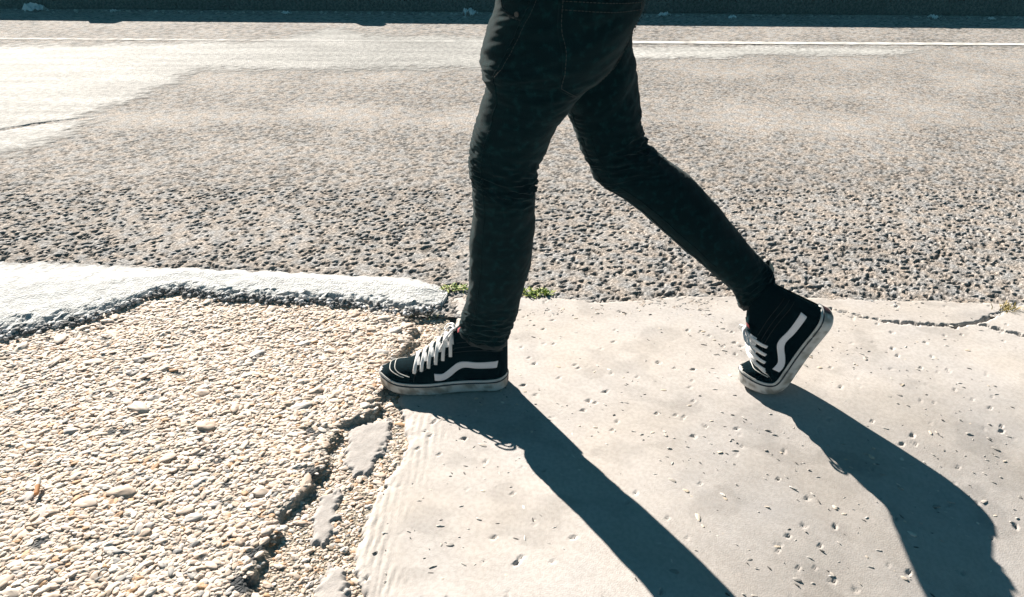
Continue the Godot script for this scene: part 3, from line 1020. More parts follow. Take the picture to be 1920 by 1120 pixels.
# a point of a leg's cloth: t along the rings, th round (0 front, 90 degrees towards +z, 180 back)
func cloth(rings: Array, t: float, th: float, off := 0.0, near := true, r: Array = []) -> Vector3:
	if r.is_empty():
		r = ring_at(rings, t)
	var ca := cos(th)
	var sa := sin(th)
	var mid := Vector3((r[0] + r[2]) * 0.5, (r[1] + r[3]) * 0.5, r[4])
	var u := Vector3(r[0] - r[2], r[1] - r[3], 0) * 0.5
	var ul := u.length()
	var along := Vector3(u.y, -u.x, 0) / ul          # down the leg
	var ex := 0.88
	var cx := signf(ca) * pow(absf(ca), ex)
	var sx := signf(sa) * pow(absf(sa), ex)
	var n := (u / ul * ca / ul + Vector3(0, 0, sa / r[5])).normalized()
	var deg := rad_to_deg(wrapf(th, -PI, PI))
	var d := 0.0
	var knee := 12.6 if near else 9.6
	# ribbed knee panel on the front
	var panel := smoothstep(62.0, 44.0, absf(deg)) * smoothstep(knee - 2.8, knee - 2.6, t) * smoothstep(knee + 0.6, knee + 0.4, t)
	d += panel * (0.0022 * (0.5 + 0.5 * sin(t * TAU * 3.6)) + 0.001)
	var panel2 := smoothstep(60.0, 44.0, absf(deg)) * smoothstep(knee + 1.4, knee + 1.5, t) * smoothstep(knee + 2.7, knee + 2.6, t)
	d += panel2 * (0.0018 * (0.5 + 0.5 * sin(t * TAU * 3.6)) + 0.001)
	# folds: behind the knee, at the ankle, fanning from the crotch
	var last := rings.size() - 1.0
	var kn := exp(-pow((t - knee) / 1.5, 2.0))
	var an := smoothstep(last - 4.5, last - 0.8, t)
	var hip := smoothstep(9.0, 6.0, t)
	var w1 := fold.get_noise_3d(ca * 1.1, t * 1.7 + sa * 0.8, sa * 1.1 + (0.0 if near else 7.0))
	var w2 := fold2.get_noise_3d(ca * 0.8, t * 0.9 - ca * 1.5, sa * 0.8 + (3.0 if near else 11.0))
	var rise := 1.0 - absf(w1) * 2.2
	d += 0.009 * kn * (rise - 0.4) * (0.4 + 0.6 * smoothstep(70.0, 140.0, absf(deg)))
	d += 0.0055 * an * (rise - 0.5)
	d += 0.0045 * hip * w2 + 0.0028 * w2
	d += 0.0012 * w1
	var q := mid + u * cx + Vector3(0, 0, r[5] * sx) + n * (d + off)
	q += along * 0.0
	# the halves meet at the middle seam
	var seam_z := -1.455
	var join := smoothstep(9.5, 7.0, t) if near else smoothstep(6.0, 4.0, t)
	if join > 0.0:
		if near and q.z < seam_z + 0.002:
			q.z = lerpf(q.z, seam_z + 0.002, join)
		elif not near and q.z > seam_z - 0.002:
			q.z = lerpf(q.z, seam_z - 0.002, join)
	return q

func build_leg(b: Bag, rings: Array, near: bool) -> void:
	var rows := 380
	var cols := 104
	var last := rings.size() - 1.0
	var p := PackedVector3Array()
	for r in rows + 6:
		var t := last * minf(r, rows) / rows
		var ring := ring_at(rings, t)
		var inner := 0.0
		if r > rows:
			inner = -0.004 * minf(r - rows, 2)
		for s in cols:
			var q := cloth(rings, t, TAU * s / cols, inner, near, ring)
			if r > rows + 2:
				q.y += 0.012 * (r - rows - 2)
			p.append(q)
	b.grid(p, cols, PackedColorArray(), true)

func cloth_line(b: Bag, rings: Array, near: bool, pts: Array, rad: float, off := 0.0006, per := 10) -> void:
	var path := []
	for k in pts.size() - 1:
		for s in per:
			var q: Vector2 = pts[k].lerp(pts[k + 1], float(s) / per)
			path.append(cloth(rings, q.x, deg_to_rad(q.y), off, near))
	var e: Vector2 = pts[pts.size() - 1]
	path.append(cloth(rings, e.x, deg_to_rad(e.y), off, near))
	b.tube(path, rad, rad, [], 6)

func stitched(b: Bag, rings: Array, near: bool, pts: Array, rad: float) -> void:
	# a row of separate stitches
	for k in pts.size() - 1:
		var a: Vector2 = pts[k]
		var z: Vector2 = pts[k + 1]
		var pa := cloth(rings, a.x, deg_to_rad(a.y), 0.004, near)
		var pz := cloth(rings, z.x, deg_to_rad(z.y), 0.004, near)
		var n := maxi(2, int(pa.distance_to(pz) / 0.0055))
		for s in n:
			var q0 := a.lerp(z, (s + 0.12) / n)
			var q1 := a.lerp(z, (s + 0.80) / n)
			b.tube([cloth(rings, q0.x, deg_to_rad(q0.y), 0.0036, near), cloth(rings, q1.x, deg_to_rad(q1.y), 0.0036, near)], rad, rad, [], 4)

func build_person() -> void:
	fold = noise(FastNoiseLite.TYPE_SIMPLEX, 0.8, 81, 2)
	fold2 = noise(FastNoiseLite.TYPE_SIMPLEX, 0.55, 82, 3)
	var person := thing("person", "person in black jeans and black high-top shoes walking to the left in mid-stride", "person", Vector3(0.1, 0, -1.45))
	var b := Bag.new()
	build_leg(b, near_rings, true)
	build_leg(b, far_rings, false)
	var trousers := put("trousers", b.mesh(), M.denim, person)
	trousers.position = -person.position

	# back pocket of the near side: a raised patch with stitching
	var pk := Bag.new()
	var pp := PackedVector3Array()
	var nr := 36
	var ncol := 40
	for r in nr + 2:
		for k in ncol + 2:
			var v := clampf((r - 0.5) / (nr - 0.0), 0.0, 1.0) if r > 0 and r <= nr else (0.0 if r == 0 else 1.0)
			var u := clampf((k - 0.5) / float(ncol), 0.0, 1.0) if k > 0 and k <= ncol else (0.0 if k == 0 else 1.0)
			var rim := r == 0 or k == 0 or r == nr + 1 or k == ncol + 1
			var q := pocket_at(u, v)
			pp.append(cloth(near_rings, q.x, deg_to_rad(q.y), -0.001 if rim else 0.0028, true))
	pk.grid(pp, ncol + 2)
	var pocket := put("back_pocket", pk.mesh(), M.denim, trousers)
	var ps := Bag.new()
	for side in [[Vector2(0.04, 0.02), Vector2(0.04, 0.94)], [Vector2(0.04, 0.95), Vector2(0.5, 0.965)], [Vector2(0.5, 0.965), Vector2(0.96, 0.95)], [Vector2(0.96, 0.95), Vector2(0.96, 0.02)], [Vector2(0.03, 0.10), Vector2(0.97, 0.10)], [Vector2(0.03, 0.03), Vector2(0.97, 0.03)]]:
		var row := []
		for s in 9:
			var uv: Vector2 = side[0].lerp(side[1], s / 8.0)
			row.append(pocket_at(uv.x, uv.y))
		stitched(ps, near_rings, true, row, 0.0007)
	put("stitching", ps.mesh(), M.thread, pocket)

	# side seam, fly pocket seam, knee seams
	var seam := Bag.new()
	var run := []
	for k in 24:
		run.append(Vector2(0.3 + k * (22.6 / 23.0), look([Vector2(0, 62), Vector2(2, 58), Vector2(6, 45), Vector2(9, 50), Vector2(13, 54), Vector2(18, 56), Vector2(23, 54)], 0.3 + k)))
	cloth_line(seam, near_rings, true, run, 0.0016, 0.0004)
	cloth_line(seam, near_rings, true, [Vector2(1.0, 20), Vector2(2.0, 26), Vector2(2.4, 38), Vector2(2.6, 56)], 0.0014, 0.0004)
	cloth_line(seam, near_rings, true, [Vector2(10.0, 52), Vector2(11.0, 62), Vector2(12.0, 78)], 0.0012, 0.0004)
	cloth_line(seam, near_rings, true, [Vector2(12.4, 52), Vector2(12.9, 70), Vector2(13.6, 92)], 0.0012, 0.0004)
	cloth_line(seam, near_rings, true, [Vector2(12.9, 52), Vector2(13.4, 68), Vector2(14.0, 88)], 0.0012, 0.0004)
	for th in [57.0, 33.0]:
		cloth_line(seam, far_rings, false, [Vector2(6.5, th), Vector2(9.0, th), Vector2(12.0, th + 4), Vector2(17.0, th + 6)], 0.0012, 0.0004)
	put("seam", seam.mesh(), M.denim, trousers)
	var st := Bag.new()
	stitched(st, near_rings, true, [Vector2(0.6, 67), Vector2(2.0, 63), Vector2(4.0, 56), Vector2(6.0, 49.5)], 0.0006)
	stitched(st, near_rings, true, [Vector2(1.05, 22), Vector2(2.0, 28), Vector2(2.5, 40), Vector2(2.7, 56)], 0.0006)
	put("stitching", st.mesh(), M.thread, trousers)
	st = Bag.new()
	stitched(st, near_rings, true, [Vector2(0.2, 172), Vector2(2.0, 170), Vector2(3.4, 168), Vector2(5.0, 166)], 0.0007)
	put("stitching", st.mesh(), M.thread, trousers)
	var rv := Bag.new()
	for t in [Vector2(2.35, 50), Vector2(1.2, 24)]:
		rv = Bag.new()
		var o := cloth(near_rings, t.x, deg_to_rad(t.y), 0.003, true)
		var o2 := cloth(near_rings, t.x, deg_to_rad(t.y), 0.005, true)
		rv.tube([o, o2], 0.0042, 0.0042, [], 10)
		put("rivet", rv.mesh(), mat(lin(0.035, 0.035, 0.033), 0.5), trousers)
	# hem bands
	for side in [[near_rings, true], [far_rings, false]]:
		var hb := Bag.new()
		var hp := PackedVector3Array()
		var last: float = side[0].size() - 1.0
		for r in 6:
			for s in 72:
				hp.append(cloth(side[0], last - 0.62 + 0.62 * r / 5.0, TAU * s / 72.0, 0.0 if r == 0 else 0.0016, side[1]))
		hb.grid(hp, 72, PackedColorArray(), true)
		put("hem", hb.mesh(), M.hem, trousers)

	build_upper_body(person)

	# shoes
	var s1 := node("shoe", person)
	s1.set_meta("label", "flat front shoe with its heel down")
	build_shoe(s1, 0.0)
	s1.position = Vector3(-0.309, 0.002, -1.443) - person.position
	s1.rotation_degrees = Vector3(0, 1.5, 0)
	var s2 := node("shoe", person)
	s2.set_meta("label", "rear shoe bent at the toes with its heel lifted")
	build_shoe(s2, deg_to_rad(64.0))
	s2.position = Vector3(0.532, 0.002, -1.447) - person.position
	s2.rotation_degrees = Vector3(0, -2, 0)

func pocket_at(u: float, v: float) -> Vector2:
	var top := 1.55 + 0.25 * u
	var bottom := 6.1 + 0.75 * (1.0 - absf(u - 0.5) * 2.0) - 0.35 * u
	var t := lerpf(top, bottom, v)
	return Vector2(t, lerpf(80.0 + 6.0 * v + 25.0 * v * v, lerpf(155.0, 163.0, v), u))

func loft(b: Bag, rings: Array, cols := 32, ex := 0.9) -> void:
	# rings: centre, half axis one, half axis two
	var p := PackedVector3Array()
	var first := PackedVector3Array()
	var last := PackedVector3Array()
	var n := rings.size()
	var per := 5
	for k in (n - 1) * per + 1:
		var i := mini(k / per, n - 2)
		var f := float(k - i * per) / per
		var q := []
		for j in 3:
			q.append((rings[i][j] as Vector3).cubic_interpolate(rings[i + 1][j], rings[maxi(i - 1, 0)][j], rings[mini(i + 2, n - 1)][j], f))
		for s in cols:
			var a := TAU * s / cols
			var v: Vector3 = q[0] + q[1] * signf(cos(a)) * pow(absf(cos(a)), ex) + q[2] * signf(sin(a)) * pow(absf(sin(a)), ex)
			p.append(v)
			if k == 0:
				first.append(v)
			if k == (n - 1) * per:
				last.append(v)
	b.grid(p, cols, PackedColorArray(), true)
	b.fan(first, true)
	b.fan(last, false)

func build_upper_body(person: Node3D) -> void:
	# everything above the belt is outside the picture; a plain dark jacket, hands in its pockets
	var o := -person.position
	var X := Vector3.RIGHT
	var Z := Vector3.BACK
	var jb := Bag.new()
	loft(jb, [[Vector3(0.108, 0.972, -1.455), X * 0.130, Z * 0.182], [Vector3(0.105, 1.05, -1.455), X * 0.122, Z * 0.170], [Vector3(0.095, 1.18, -1.455), X * 0.115, Z * 0.165], [Vector3(0.085, 1.32, -1.455), X * 0.122, Z * 0.190], [Vector3(0.080, 1.42, -1.455), X * 0.105, Z * 0.200], [Vector3(0.078, 1.475, -1.455), X * 0.075, Z * 0.13], [Vector3(0.070, 1.51, -1.455), X * 0.062, Z * 0.068], [Vector3(0.066, 1.545, -1.455), X * 0.060, Z * 0.062]], 44)
	for s in [1.0, -1.0]:
		loft(jb, [[Vector3(0.085, 1.445, -1.455 + s * 0.13), Vector3(0.05, 0, 0), Vector3(0, 0.05, s * 0.03)], [Vector3(0.085, 1.42, -1.455 + s * 0.20), Vector3(0.056, 0, 0), Vector3(0, 0.035, s * 0.045)], [Vector3(0.105, 1.30, -1.455 + s * 0.232), Vector3(0.052, 0.008, 0), Vector3(0, 0, s * 0.05)], [Vector3(0.150, 1.14, -1.455 + s * 0.240), Vector3(0.046, 0.01, 0), Vector3(0, 0, s * 0.045)], [Vector3(0.130, 1.06, -1.455 + s * 0.236), Vector3(0.035, -0.028, 0), Vector3(0, 0, s * 0.042)], [Vector3(0.055, 1.01, -1.455 + s * 0.205), Vector3(0.014, -0.038, 0), Vector3(0, 0, s * 0.036)], [Vector3(0.012, 1.0, -1.455 + s * 0.165), Vector3(0.01, -0.035, 0), Vector3(0, 0, s * 0.030)]], 28)
	put("jacket", jb.mesh(), M.denim, person).position = o
	var hb := Bag.new()
	loft(hb, [[Vector3(0.066, 1.51, -1.455), X * 0.052, Z * 0.054], [Vector3(0.056, 1.57, -1.455), X * 0.052, Z * 0.052], [Vector3(0.035, 1.60, -1.455), X * 0.075, Z * 0.056], [Vector3(0.034, 1.64, -1.455), X * 0.092, Z * 0.068], [Vector3(0.036, 1.70, -1.455), X * 0.097, Z * 0.075], [Vector3(0.042, 1.76, -1.455), X * 0.092, Z * 0.074], [Vector3(0.046, 1.80, -1.455), X * 0.068, Z * 0.055], [Vector3(0.048, 1.818, -1.455), X * 0.02, Z * 0.02]], 36, 1.0)
	loft(hb, [[Vector3(-0.058, 1.705, -1.455), Vector3(0.006, 0, 0), Z * 0.008], [Vector3(-0.070, 1.675, -1.455), Vector3(0.014, 0, 0), Z * 0.014], [Vector3(-0.068, 1.660, -1.455), Vector3(0.012, 0, 0), Z * 0.016], [Vector3(-0.055, 1.652, -1.455), Vector3(0.006, 0, 0), Z * 0.008]], 12, 1.0)
	for s in [1.0, -1.0]:
		loft(hb, [[Vector3(0.04, 1.715, -1.455 + s * 0.074), Vector3(0.014, 0, 0), Z * 0.008], [Vector3(0.045, 1.69, -1.455 + s * 0.079), Vector3(0.018, 0, 0), Z * 0.009], [Vector3(0.038, 1.655, -1.455 + s * 0.073), Vector3(0.008, 0, 0), Z * 0.007]], 12, 1.0)
	var head := put("head", hb.mesh(), M.skin, person)
	head.position = o
	var hr := Bag.new()
	loft(hr, [[Vector3(0.085, 1.63, -1.455), X * 0.050, Z * 0.062], [Vector3(0.066, 1.70, -1.455), X * 0.080, Z * 0.080], [Vector3(0.050, 1.75, -1.455), X * 0.098, Z * 0.083], [Vector3(0.046, 1.80, -1.455), X * 0.086, Z * 0.068], [Vector3(0.048, 1.835, -1.455), X * 0.03, Z * 0.025]], 32, 1.0)
	put("hair", hr.mesh(), mat(lin(0.02, 0.014, 0.01), 0.5), head)
	var eb := Bag.new()
	var face := mat(lin(0.10, 0.05, 0.045), 0.4)
	for s in [1.0, -1.0]:
		eb = Bag.new()
		loft(eb, [[Vector3(-0.052, 1.717, -1.455 + s * 0.030), X * 0.002, Z * 0.006], [Vector3(-0.056, 1.711, -1.455 + s * 0.030), X * 0.006, Z * 0.012], [Vector3(-0.052, 1.705, -1.455 + s * 0.030), X * 0.002, Z * 0.006]], 10, 1.0)
		put("eye", eb.mesh(), face, head)
	eb = Bag.new()
	loft(eb, [[Vector3(-0.053, 1.636, -1.455), X * 0.003, Z * 0.014], [Vector3(-0.057, 1.631, -1.455), X * 0.006, Z * 0.022], [Vector3(-0.052, 1.626, -1.455), X * 0.003, Z * 0.012]], 12, 1.0)
	put("mouth", eb.mesh(), face, head)

# ---------------------------------------------------------------- shoes
# shoe axes: x from the toe tip (0) to the heel (0.30), y up, z across
const SL := 0.300
var wide_keys := [Vector2(0, 0.036), Vector2(0.03, 0.042), Vector2(0.06, 0.0475), Vector2(0.09, 0.0505), Vector2(0.12, 0.050), Vector2(0.15, 0.0455), Vector2(0.18, 0.041), Vector2(0.21, 0.0385), Vector2(0.25, 0.0385), Vector2(0.30, 0.037)]
var top_keys := [Vector2(0, 0.036), Vector2(0.012, 0.047), Vector2(0.03, 0.056), Vector2(0.055, 0.061), Vector2(0.08, 0.068), Vector2(0.10, 0.079), Vector2(0.13, 0.103), Vector2(0.16, 0.128), Vector2(0.18, 0.143), Vector2(0.20, 0.160), Vector2(0.24, 0.176), Vector2(0.30, 0.176)]

func shoe_wide(s: float) -> float:
	var w := curve(wide_keys, s)
	var rt := 0.052
	var rh := 0.036
	if s < rt:
		w *= pow(maxf(0.0, 1.0 - pow(1.0 - s / rt, 2.3)), 0.5)
	if s > SL - rh:
		w *= pow(maxf(0.0, 1.0 - pow(1.0 - (SL - s) / rh, 2.3)), 0.5)
	return w

func shoe_lift(s: float) -> float:
	return 0.011 * pow(maxf(0.0, 1.0 - s / 0.075), 2.0) + 0.003 * pow(maxf(0.0, 1.0 - (SL - s) / 0.03), 2.0)

func shoe_sole(s: float) -> float:       # height of the top of the rubber side
	return 0.0285 + shoe_lift(s) * 0.85 + 0.004 * smoothstep(0.05, 0.0, s) + 0.003 * smoothstep(0.24, 0.30, s)

# half width of the upper at station s and height y
func upper_z(s: float, y: float) -> float:
	var y0 := shoe_sole(s) - 0.004
	var top := curve(top_keys, s)
	var v := clampf((y - y0) / maxf(top - y0, 0.001), 0.0, 1.0)
	var n := lerpf(2.1, 3.2, smoothstep(0.08, 0.22, s))
	var w := maxf(shoe_wide(s) - 0.003, 0.0)
	var waist := 1.0 - 0.16 * sin(v * PI * 0.75) * smoothstep(0.08, 0.2, s)
	return w * waist * pow(maxf(0.0, 1.0 - pow(v, n)), 1.0 / n)

var bend := 0.0
func flex(q: Vector3) -> Vector3:
	if bend == 0.0:
		return q
	# the foot bends at the ball: follow the bent base line, keep the height across it
	var s0 := 0.044
	var s1 := 0.124
	var a := 0.0
	var at := Vector2.ZERO
	var steps := 24
	if q.x <= s0:
		at = Vector2(q.x, 0)
	else:
		at = Vector2(s0, 0)
		var e := minf(q.x, s1)
		for k in steps:
			var s := s0 + (e - s0) * (k + 0.5) / steps
			var f := (s - s0) / (s1 - s0)
			a = bend * f * f * (3.0 - 2.0 * f)
			at += Vector2(cos(a), sin(a)) * (e - s0) / steps
		var g := (e - s0) / (s1 - s0)
		a = bend * g * g * (3.0 - 2.0 * g)
		if q.x > s1:
			at += Vector2(cos(a), sin(a)) * (q.x - s1)
	return Vector3(at.x - q.y * sin(a), at.y + q.y * cos(a), q.z)

func on_upper(s: float, y: float, side: float, off := 0.001) -> Vector3:
	var z := upper_z(s, y)
	var e := 0.002
	var zs := (upper_z(s + e, y) - upper_z(s - e, y)) / (2 * e)
	var zy := (upper_z(s, y + e) - upper_z(s, y - e)) / (2 * e)
	var n := Vector3(-clampf(zs, -3, 3), -clampf(zy, -3, 3), 1.0).normalized()
	var q := Vector3(s, y, z) + n * off
	q.z *= side
	return flex(q)

# a point by angle over the shoe's section: ph 0 at the +z base, PI/2 on the ridge, PI at the -z base
func over_upper(s: float, ph: float, off := 0.0) -> Vector3:
	var y0 := shoe_sole(s) - 0.004
	var top := curve(top_keys, s)
	var y := y0 + (top - y0) * pow(sin(clampf(ph, 0.0, PI)), 0.8)
	var z := upper_z(s, minf(y, top)) * (1.0 if ph < PI / 2 else -1.0)
	var q := Vector3(s, y, z)
	q += Vector3(0, sin(ph), cos(ph)) * off
	return flex(q)

func build_shoe(shoe: Node3D, angle: float) -> void:
	bend = angle
	var dirt := noise(FastNoiseLite.TYPE_SIMPLEX, 28.0, 91 + int(angle * 10.0), 4)
	# rubber sole: outline rings from the ground up
	var b := Bag.new()
	var nt := 150
	var p := PackedVector3Array()
	var c := PackedColorArray()
	var levels := [[0.0, -0.0030], [0.0015, -0.0006], [0.006, 0.0002], [0.013, 0.0004], [0.020, 0.0], [0.026, -0.0003], [0.030, -0.0008], [0.0315, -0.0020], [0.030, -0.006]]
	var low := PackedVector3Array()
	for l in levels:
		for k in nt:
			var a := TAU * k / nt
			var s := SL * 0.5 * (1.0 - cos(a))
			var side := 1.0 if sin(a) >= 0.0 else -1.0
			var z: float = (shoe_wide(s) + l[1]) * side
			if shoe_wide(s) < 0.006:
				z = shoe_wide(s) * side
			var f: float = l[0] / 0.0305
			var s2: float = s + (0.0 if absf(s - SL * 0.5) < SL * 0.49 else -l[1] * signf(SL * 0.5 - s))
			var y: float = lerpf(shoe_lift(s), shoe_sole(s) + 0.002, f)
			var q := flex(Vector3(s2, y, z))
			p.append(q)
			if l[0] == 0.0:
				low.append(q)
			var st := dirt.get_noise_3d(s, y * 2.0, z)
			var st2 := dirt.get_noise_3d(s * 0.4 + 3.0, y * 3.0, z * 0.4)
			var d := clampf(0.42 + 1.9 * st + 1.4 * st2 - 0.45 * smoothstep(0.2, 0.8, f), 0.0, 0.9)
			if f > 0.86:
				d *= 0.2
			c.append(Color(0.66, 0.65, 0.62).lerp(Color(0.26, 0.235, 0.195), d))
	b.grid(p, nt, c, true)
	b.fan(low, true, Color(0.28, 0.24, 0.19))
	var sole := put("sole", b.mesh(true), M.rubber, shoe)
	# dark line round the rubber
	var pb := Bag.new()
	var path := []
	var ups := []
	for k in nt + 1:
		var a := TAU * k / nt
		var s := SL * 0.5 * (1.0 - cos(a))
		var side := 1.0 if sin(a) >= 0.0 else -1.0
		path.append(flex(Vector3(s, lerpf(shoe_lift(s), shoe_sole(s) + 0.002, 0.80), shoe_wide(s) * side)))
	pb.tube(path, 0.0018, 0.0018, [], 6)
	put("pinstripe", pb.mesh(), M.pinstripe, sole)
	# heel tab
	var ht := Bag.new()
	var hp := PackedVector3Array()
	for r in 5:
		for k in 7:
			var z := lerpf(-0.017, 0.017, k / 6.0)
			var s := SL
			for it in 24:
				if shoe_wide(s) < absf(z):
					s -= 0.0008
			hp.append(flex(Vector3(s + 0.0012, lerpf(0.010, 0.027, r / 4.0), z)))
	ht.grid(hp, 7)
	put("heel_tab", ht.mesh(), mat(lin(0.07, 0.025, 0.025), 0.5), sole)

	# upper
	var ub := Bag.new()
	var up := PackedVector3Array()
	var ns := 110
	var nph := 56
	for k in ns + 1:
		var f := float(k) / ns
		var s := SL * (0.5 - 0.5 * cos(f * PI)) * 0.994 + 0.0009
		for j in nph + 1:
			var ph := PI * j / nph
			up.append(over_upper(s, ph, 0.0))
	ub.grid(up, nph + 1)
	var upper := put("upper", ub.mesh(true), M.suede, shoe)
	# side stripe on both sides
	var top_line := [Vector2(0.130, 0.0555), Vector2(0.140, 0.0535), Vector2(0.150, 0.0535), Vector2(0.160, 0.0595), Vector2(0.172, 0.0690), Vector2(0.182, 0.0765), Vector2(0.192, 0.0800), Vector2(0.205, 0.0800), Vector2(0.225, 0.0775), Vector2(0.250, 0.0780), Vector2(0.278, 0.0800)]
	var low_line := [Vector2(0.131, 0.0385), Vector2(0.142, 0.0365), Vector2(0.154, 0.0380), Vector2(0.168, 0.0460), Vector2(0.180, 0.0560), Vector2(0.189, 0.0620), Vector2(0.198, 0.0650), Vector2(0.208, 0.0645), Vector2(0.226, 0.0620), Vector2(0.250, 0.0620), Vector2(0.2745, 0.0630)]
	for side in [1.0, -1.0]:
		var sb := Bag.new()
		var sp := PackedVector3Array()
		var n := 60
		for k in n + 1:
			var fx := float(k) / n * (top_line.size() - 1)
			var i := mini(int(fx), top_line.size() - 2)
			var a: Vector2 = (top_line[i] as Vector2).cubic_interpolate(top_line[i + 1], top_line[maxi(i - 1, 0)], top_line[mini(i + 2, top_line.size() - 1)], fx - i)
			var z: Vector2 = (low_line[i] as Vector2).cubic_interpolate(low_line[i + 1], low_line[maxi(i - 1, 0)], low_line[mini(i + 2, low_line.size() - 1)], fx - i)
			for j in 9:
				var q := a.lerp(z, clampf((j - 1) / 6.0, 0.0, 1.0))
				var rim := j == 0 or j == 8 or k == 0 or k == n
				sp.append(on_upper(q.x, q.y, side, -0.0006 if rim else 0.0014))
		sb.grid(sp, 9)
		put("side_stripe", sb.mesh(side < 0.0), M.leather, upper)
	# white stitching over the toe
	var tb := Bag.new()
	for e in [[0.026, 0.125], [0.038, 0.130]]:
		var row := []
		for k in 49:
			var ph := lerpf(0.46, PI - 0.46, k / 48.0)
			row.append(over_upper(e[0] + e[1] * pow(1.0 - sin(ph), 2.2), ph, 0.0009))
		tb.tube(row, 0.0010, 0.0010, [], 6)
	put("toe_stitching", tb.mesh(), M.stitch, upper)
	# dark seams: lace panel, ankle quilting
	var db := Bag.new()
	for side in [1.0, -1.0]:
		for e in [[0.172, 0.103, 0.289, 0.104], [0.178, 0.114, 0.288, 0.116], [0.183, 0.126, 0.287, 0.129]]:
			var row := []
			for k in 24:
				var f := k / 23.0
				row.append(on_upper(lerpf(e[0], e[2], f), lerpf(e[1], e[3], f) + 0.004 * sin(f * PI), side, 0.0006))
			db.tube(row, 0.0007, 0.0007, [], 5)
		var front := []
		for k in 20:
			var f := k / 19.0
			front.append(on_upper(0.083 + 0.012 * f * f, lerpf(0.036, 0.062, f), side, 0.0006))
		db.tube(front, 0.0007, 0.0007, [], 5)
		var panel := []
		for k in 20:
			var f := k / 19.0
			panel.append(on_upper(lerpf(0.100, 0.178, f), lerpf(0.056, 0.112, f), side, 0.0006))
		db.tube(panel, 0.0007, 0.0007, [], 5)
	put("dark_stitching", db.mesh(), M.dark_stitch, upper)
	# tongue: a raised pad along the ridge
	var gb := Bag.new()
	var gp := PackedVector3Array()
	for k in 24:
		var s := lerpf(0.082, 0.196, k / 23.0)
		for j in 13:
			var f := (j - 6) / 6.0
			var ph := PI / 2 - f * 0.62
			gp.append(over_upper(s, ph, 0.0035 * sqrt(maxf(0.0, 1.0 - f * f)) - 0.001))
	gb.grid(gp, 13)
	put("tongue", gb.mesh(true), M.suede, upper)
	var rl := Bag.new()
	var rp := PackedVector3Array()
	for k in 4:
		for j in 4:
			rp.append(over_upper(0.186 + 0.008 * k / 3.0, PI / 2 - 0.30 + 0.22 * j / 3.0, 0.0052))
	rl.grid(rp, 4)
	put("tongue_label", rl.mesh(true), M.red, upper)

	# laces
	var lb := Bag.new()
	var rows := 6
	var st := 0.087
	var gap := 0.0165
	for k in rows:
		var s := st + gap * k
		for dirn in [1.0, -1.0]:
			var pts := []
			var nrm := []
			for j in 15:
				var f := j / 14.0
				var ph: float = PI / 2 - dirn * lerpf(0.98, -0.62, f)
				var bulge := 0.0040 + 0.0016 * sin(f * PI) + (0.0018 if dirn > 0 else 0.0)
				if j == 0:
					bulge = 0.0
				elif j == 1:
					bulge *= 0.75
				pts.append(over_upper(s + (0.0115 * f - 0.002) * (1.0 if k < rows - 1 else 0.4), ph, bulge))
				nrm.append(over_upper(s, ph, 0.02) - over_upper(s, ph, 0.0))
			lb.tube(pts, 0.0040, 0.0011, nrm, 8)
	# bow: two loops and two ends
	var knot := flex(Vector3(0.178, curve(top_keys, 0.178) + 0.008, 0.0))
	var away := flex(Vector3(0.178, curve(top_keys, 0.178) + 0.028, 0.0)) - knot
	var fwd := (flex(Vector3(0.15, curve(top_keys, 0.15) + 0.008, 0.0)) - knot).normalized()
	away = away.normalized()
	for s in [1.0, -1.0]:
		var zz := Vector3(0, 0, s)
		lb.tube(smooth_path([knot, knot + zz * 0.012 + away * 0.008 + fwd * 0.004, knot + zz * 0.026 + away * 0.009 + fwd * 0.020, knot + zz * 0.030 + away * 0.002 + fwd * 0.030, knot + zz * 0.020 - away * 0.001 + fwd * 0.018, knot]), 0.0034, 0.0016, [], 8)
		lb.tube(smooth_path([knot, knot + zz * 0.014 + away * 0.007 + fwd * 0.012, knot + zz * 0.024 - away * 0.004 + fwd * 0.032, knot + zz * 0.027 - away * 0.016 + fwd * 0.046]), 0.0028, 0.0014, [], 8)
	lb.tube([knot - away * 0.004 - fwd * 0.003, knot + away * 0.003 + fwd * 0.004], 0.0055, 0.0045, [], 8)
	put("lace", lb.mesh(), M.lace, shoe)

# ---------------------------------------------------------------- plants
func leaf(b: Bag, at: Vector3, dir: Vector3, length: float, width: float, col: Color) -> void:
	var side := dir.cross(Vector3.UP)
	side = (side if side.length() > 0.1 else Vector3.RIGHT).normalized()
	var up := side.cross(dir).normalized()
	var p := PackedVector3Array()
	var c := PackedColorArray()
	for k in 5:
		var f := k / 4.0
		var w := width * sin(PI * (0.12 + 0.88 * f)) * 0.5
		var q := at + dir * length * f - Vector3.UP * length * 0.35 * f * f
		p.append(q - side * w)
		p.append(q + up * w * -0.3)
		p.append(q + side * w)
		for j in 3:
			c.append(col)
	b.grid(p, 3, c)

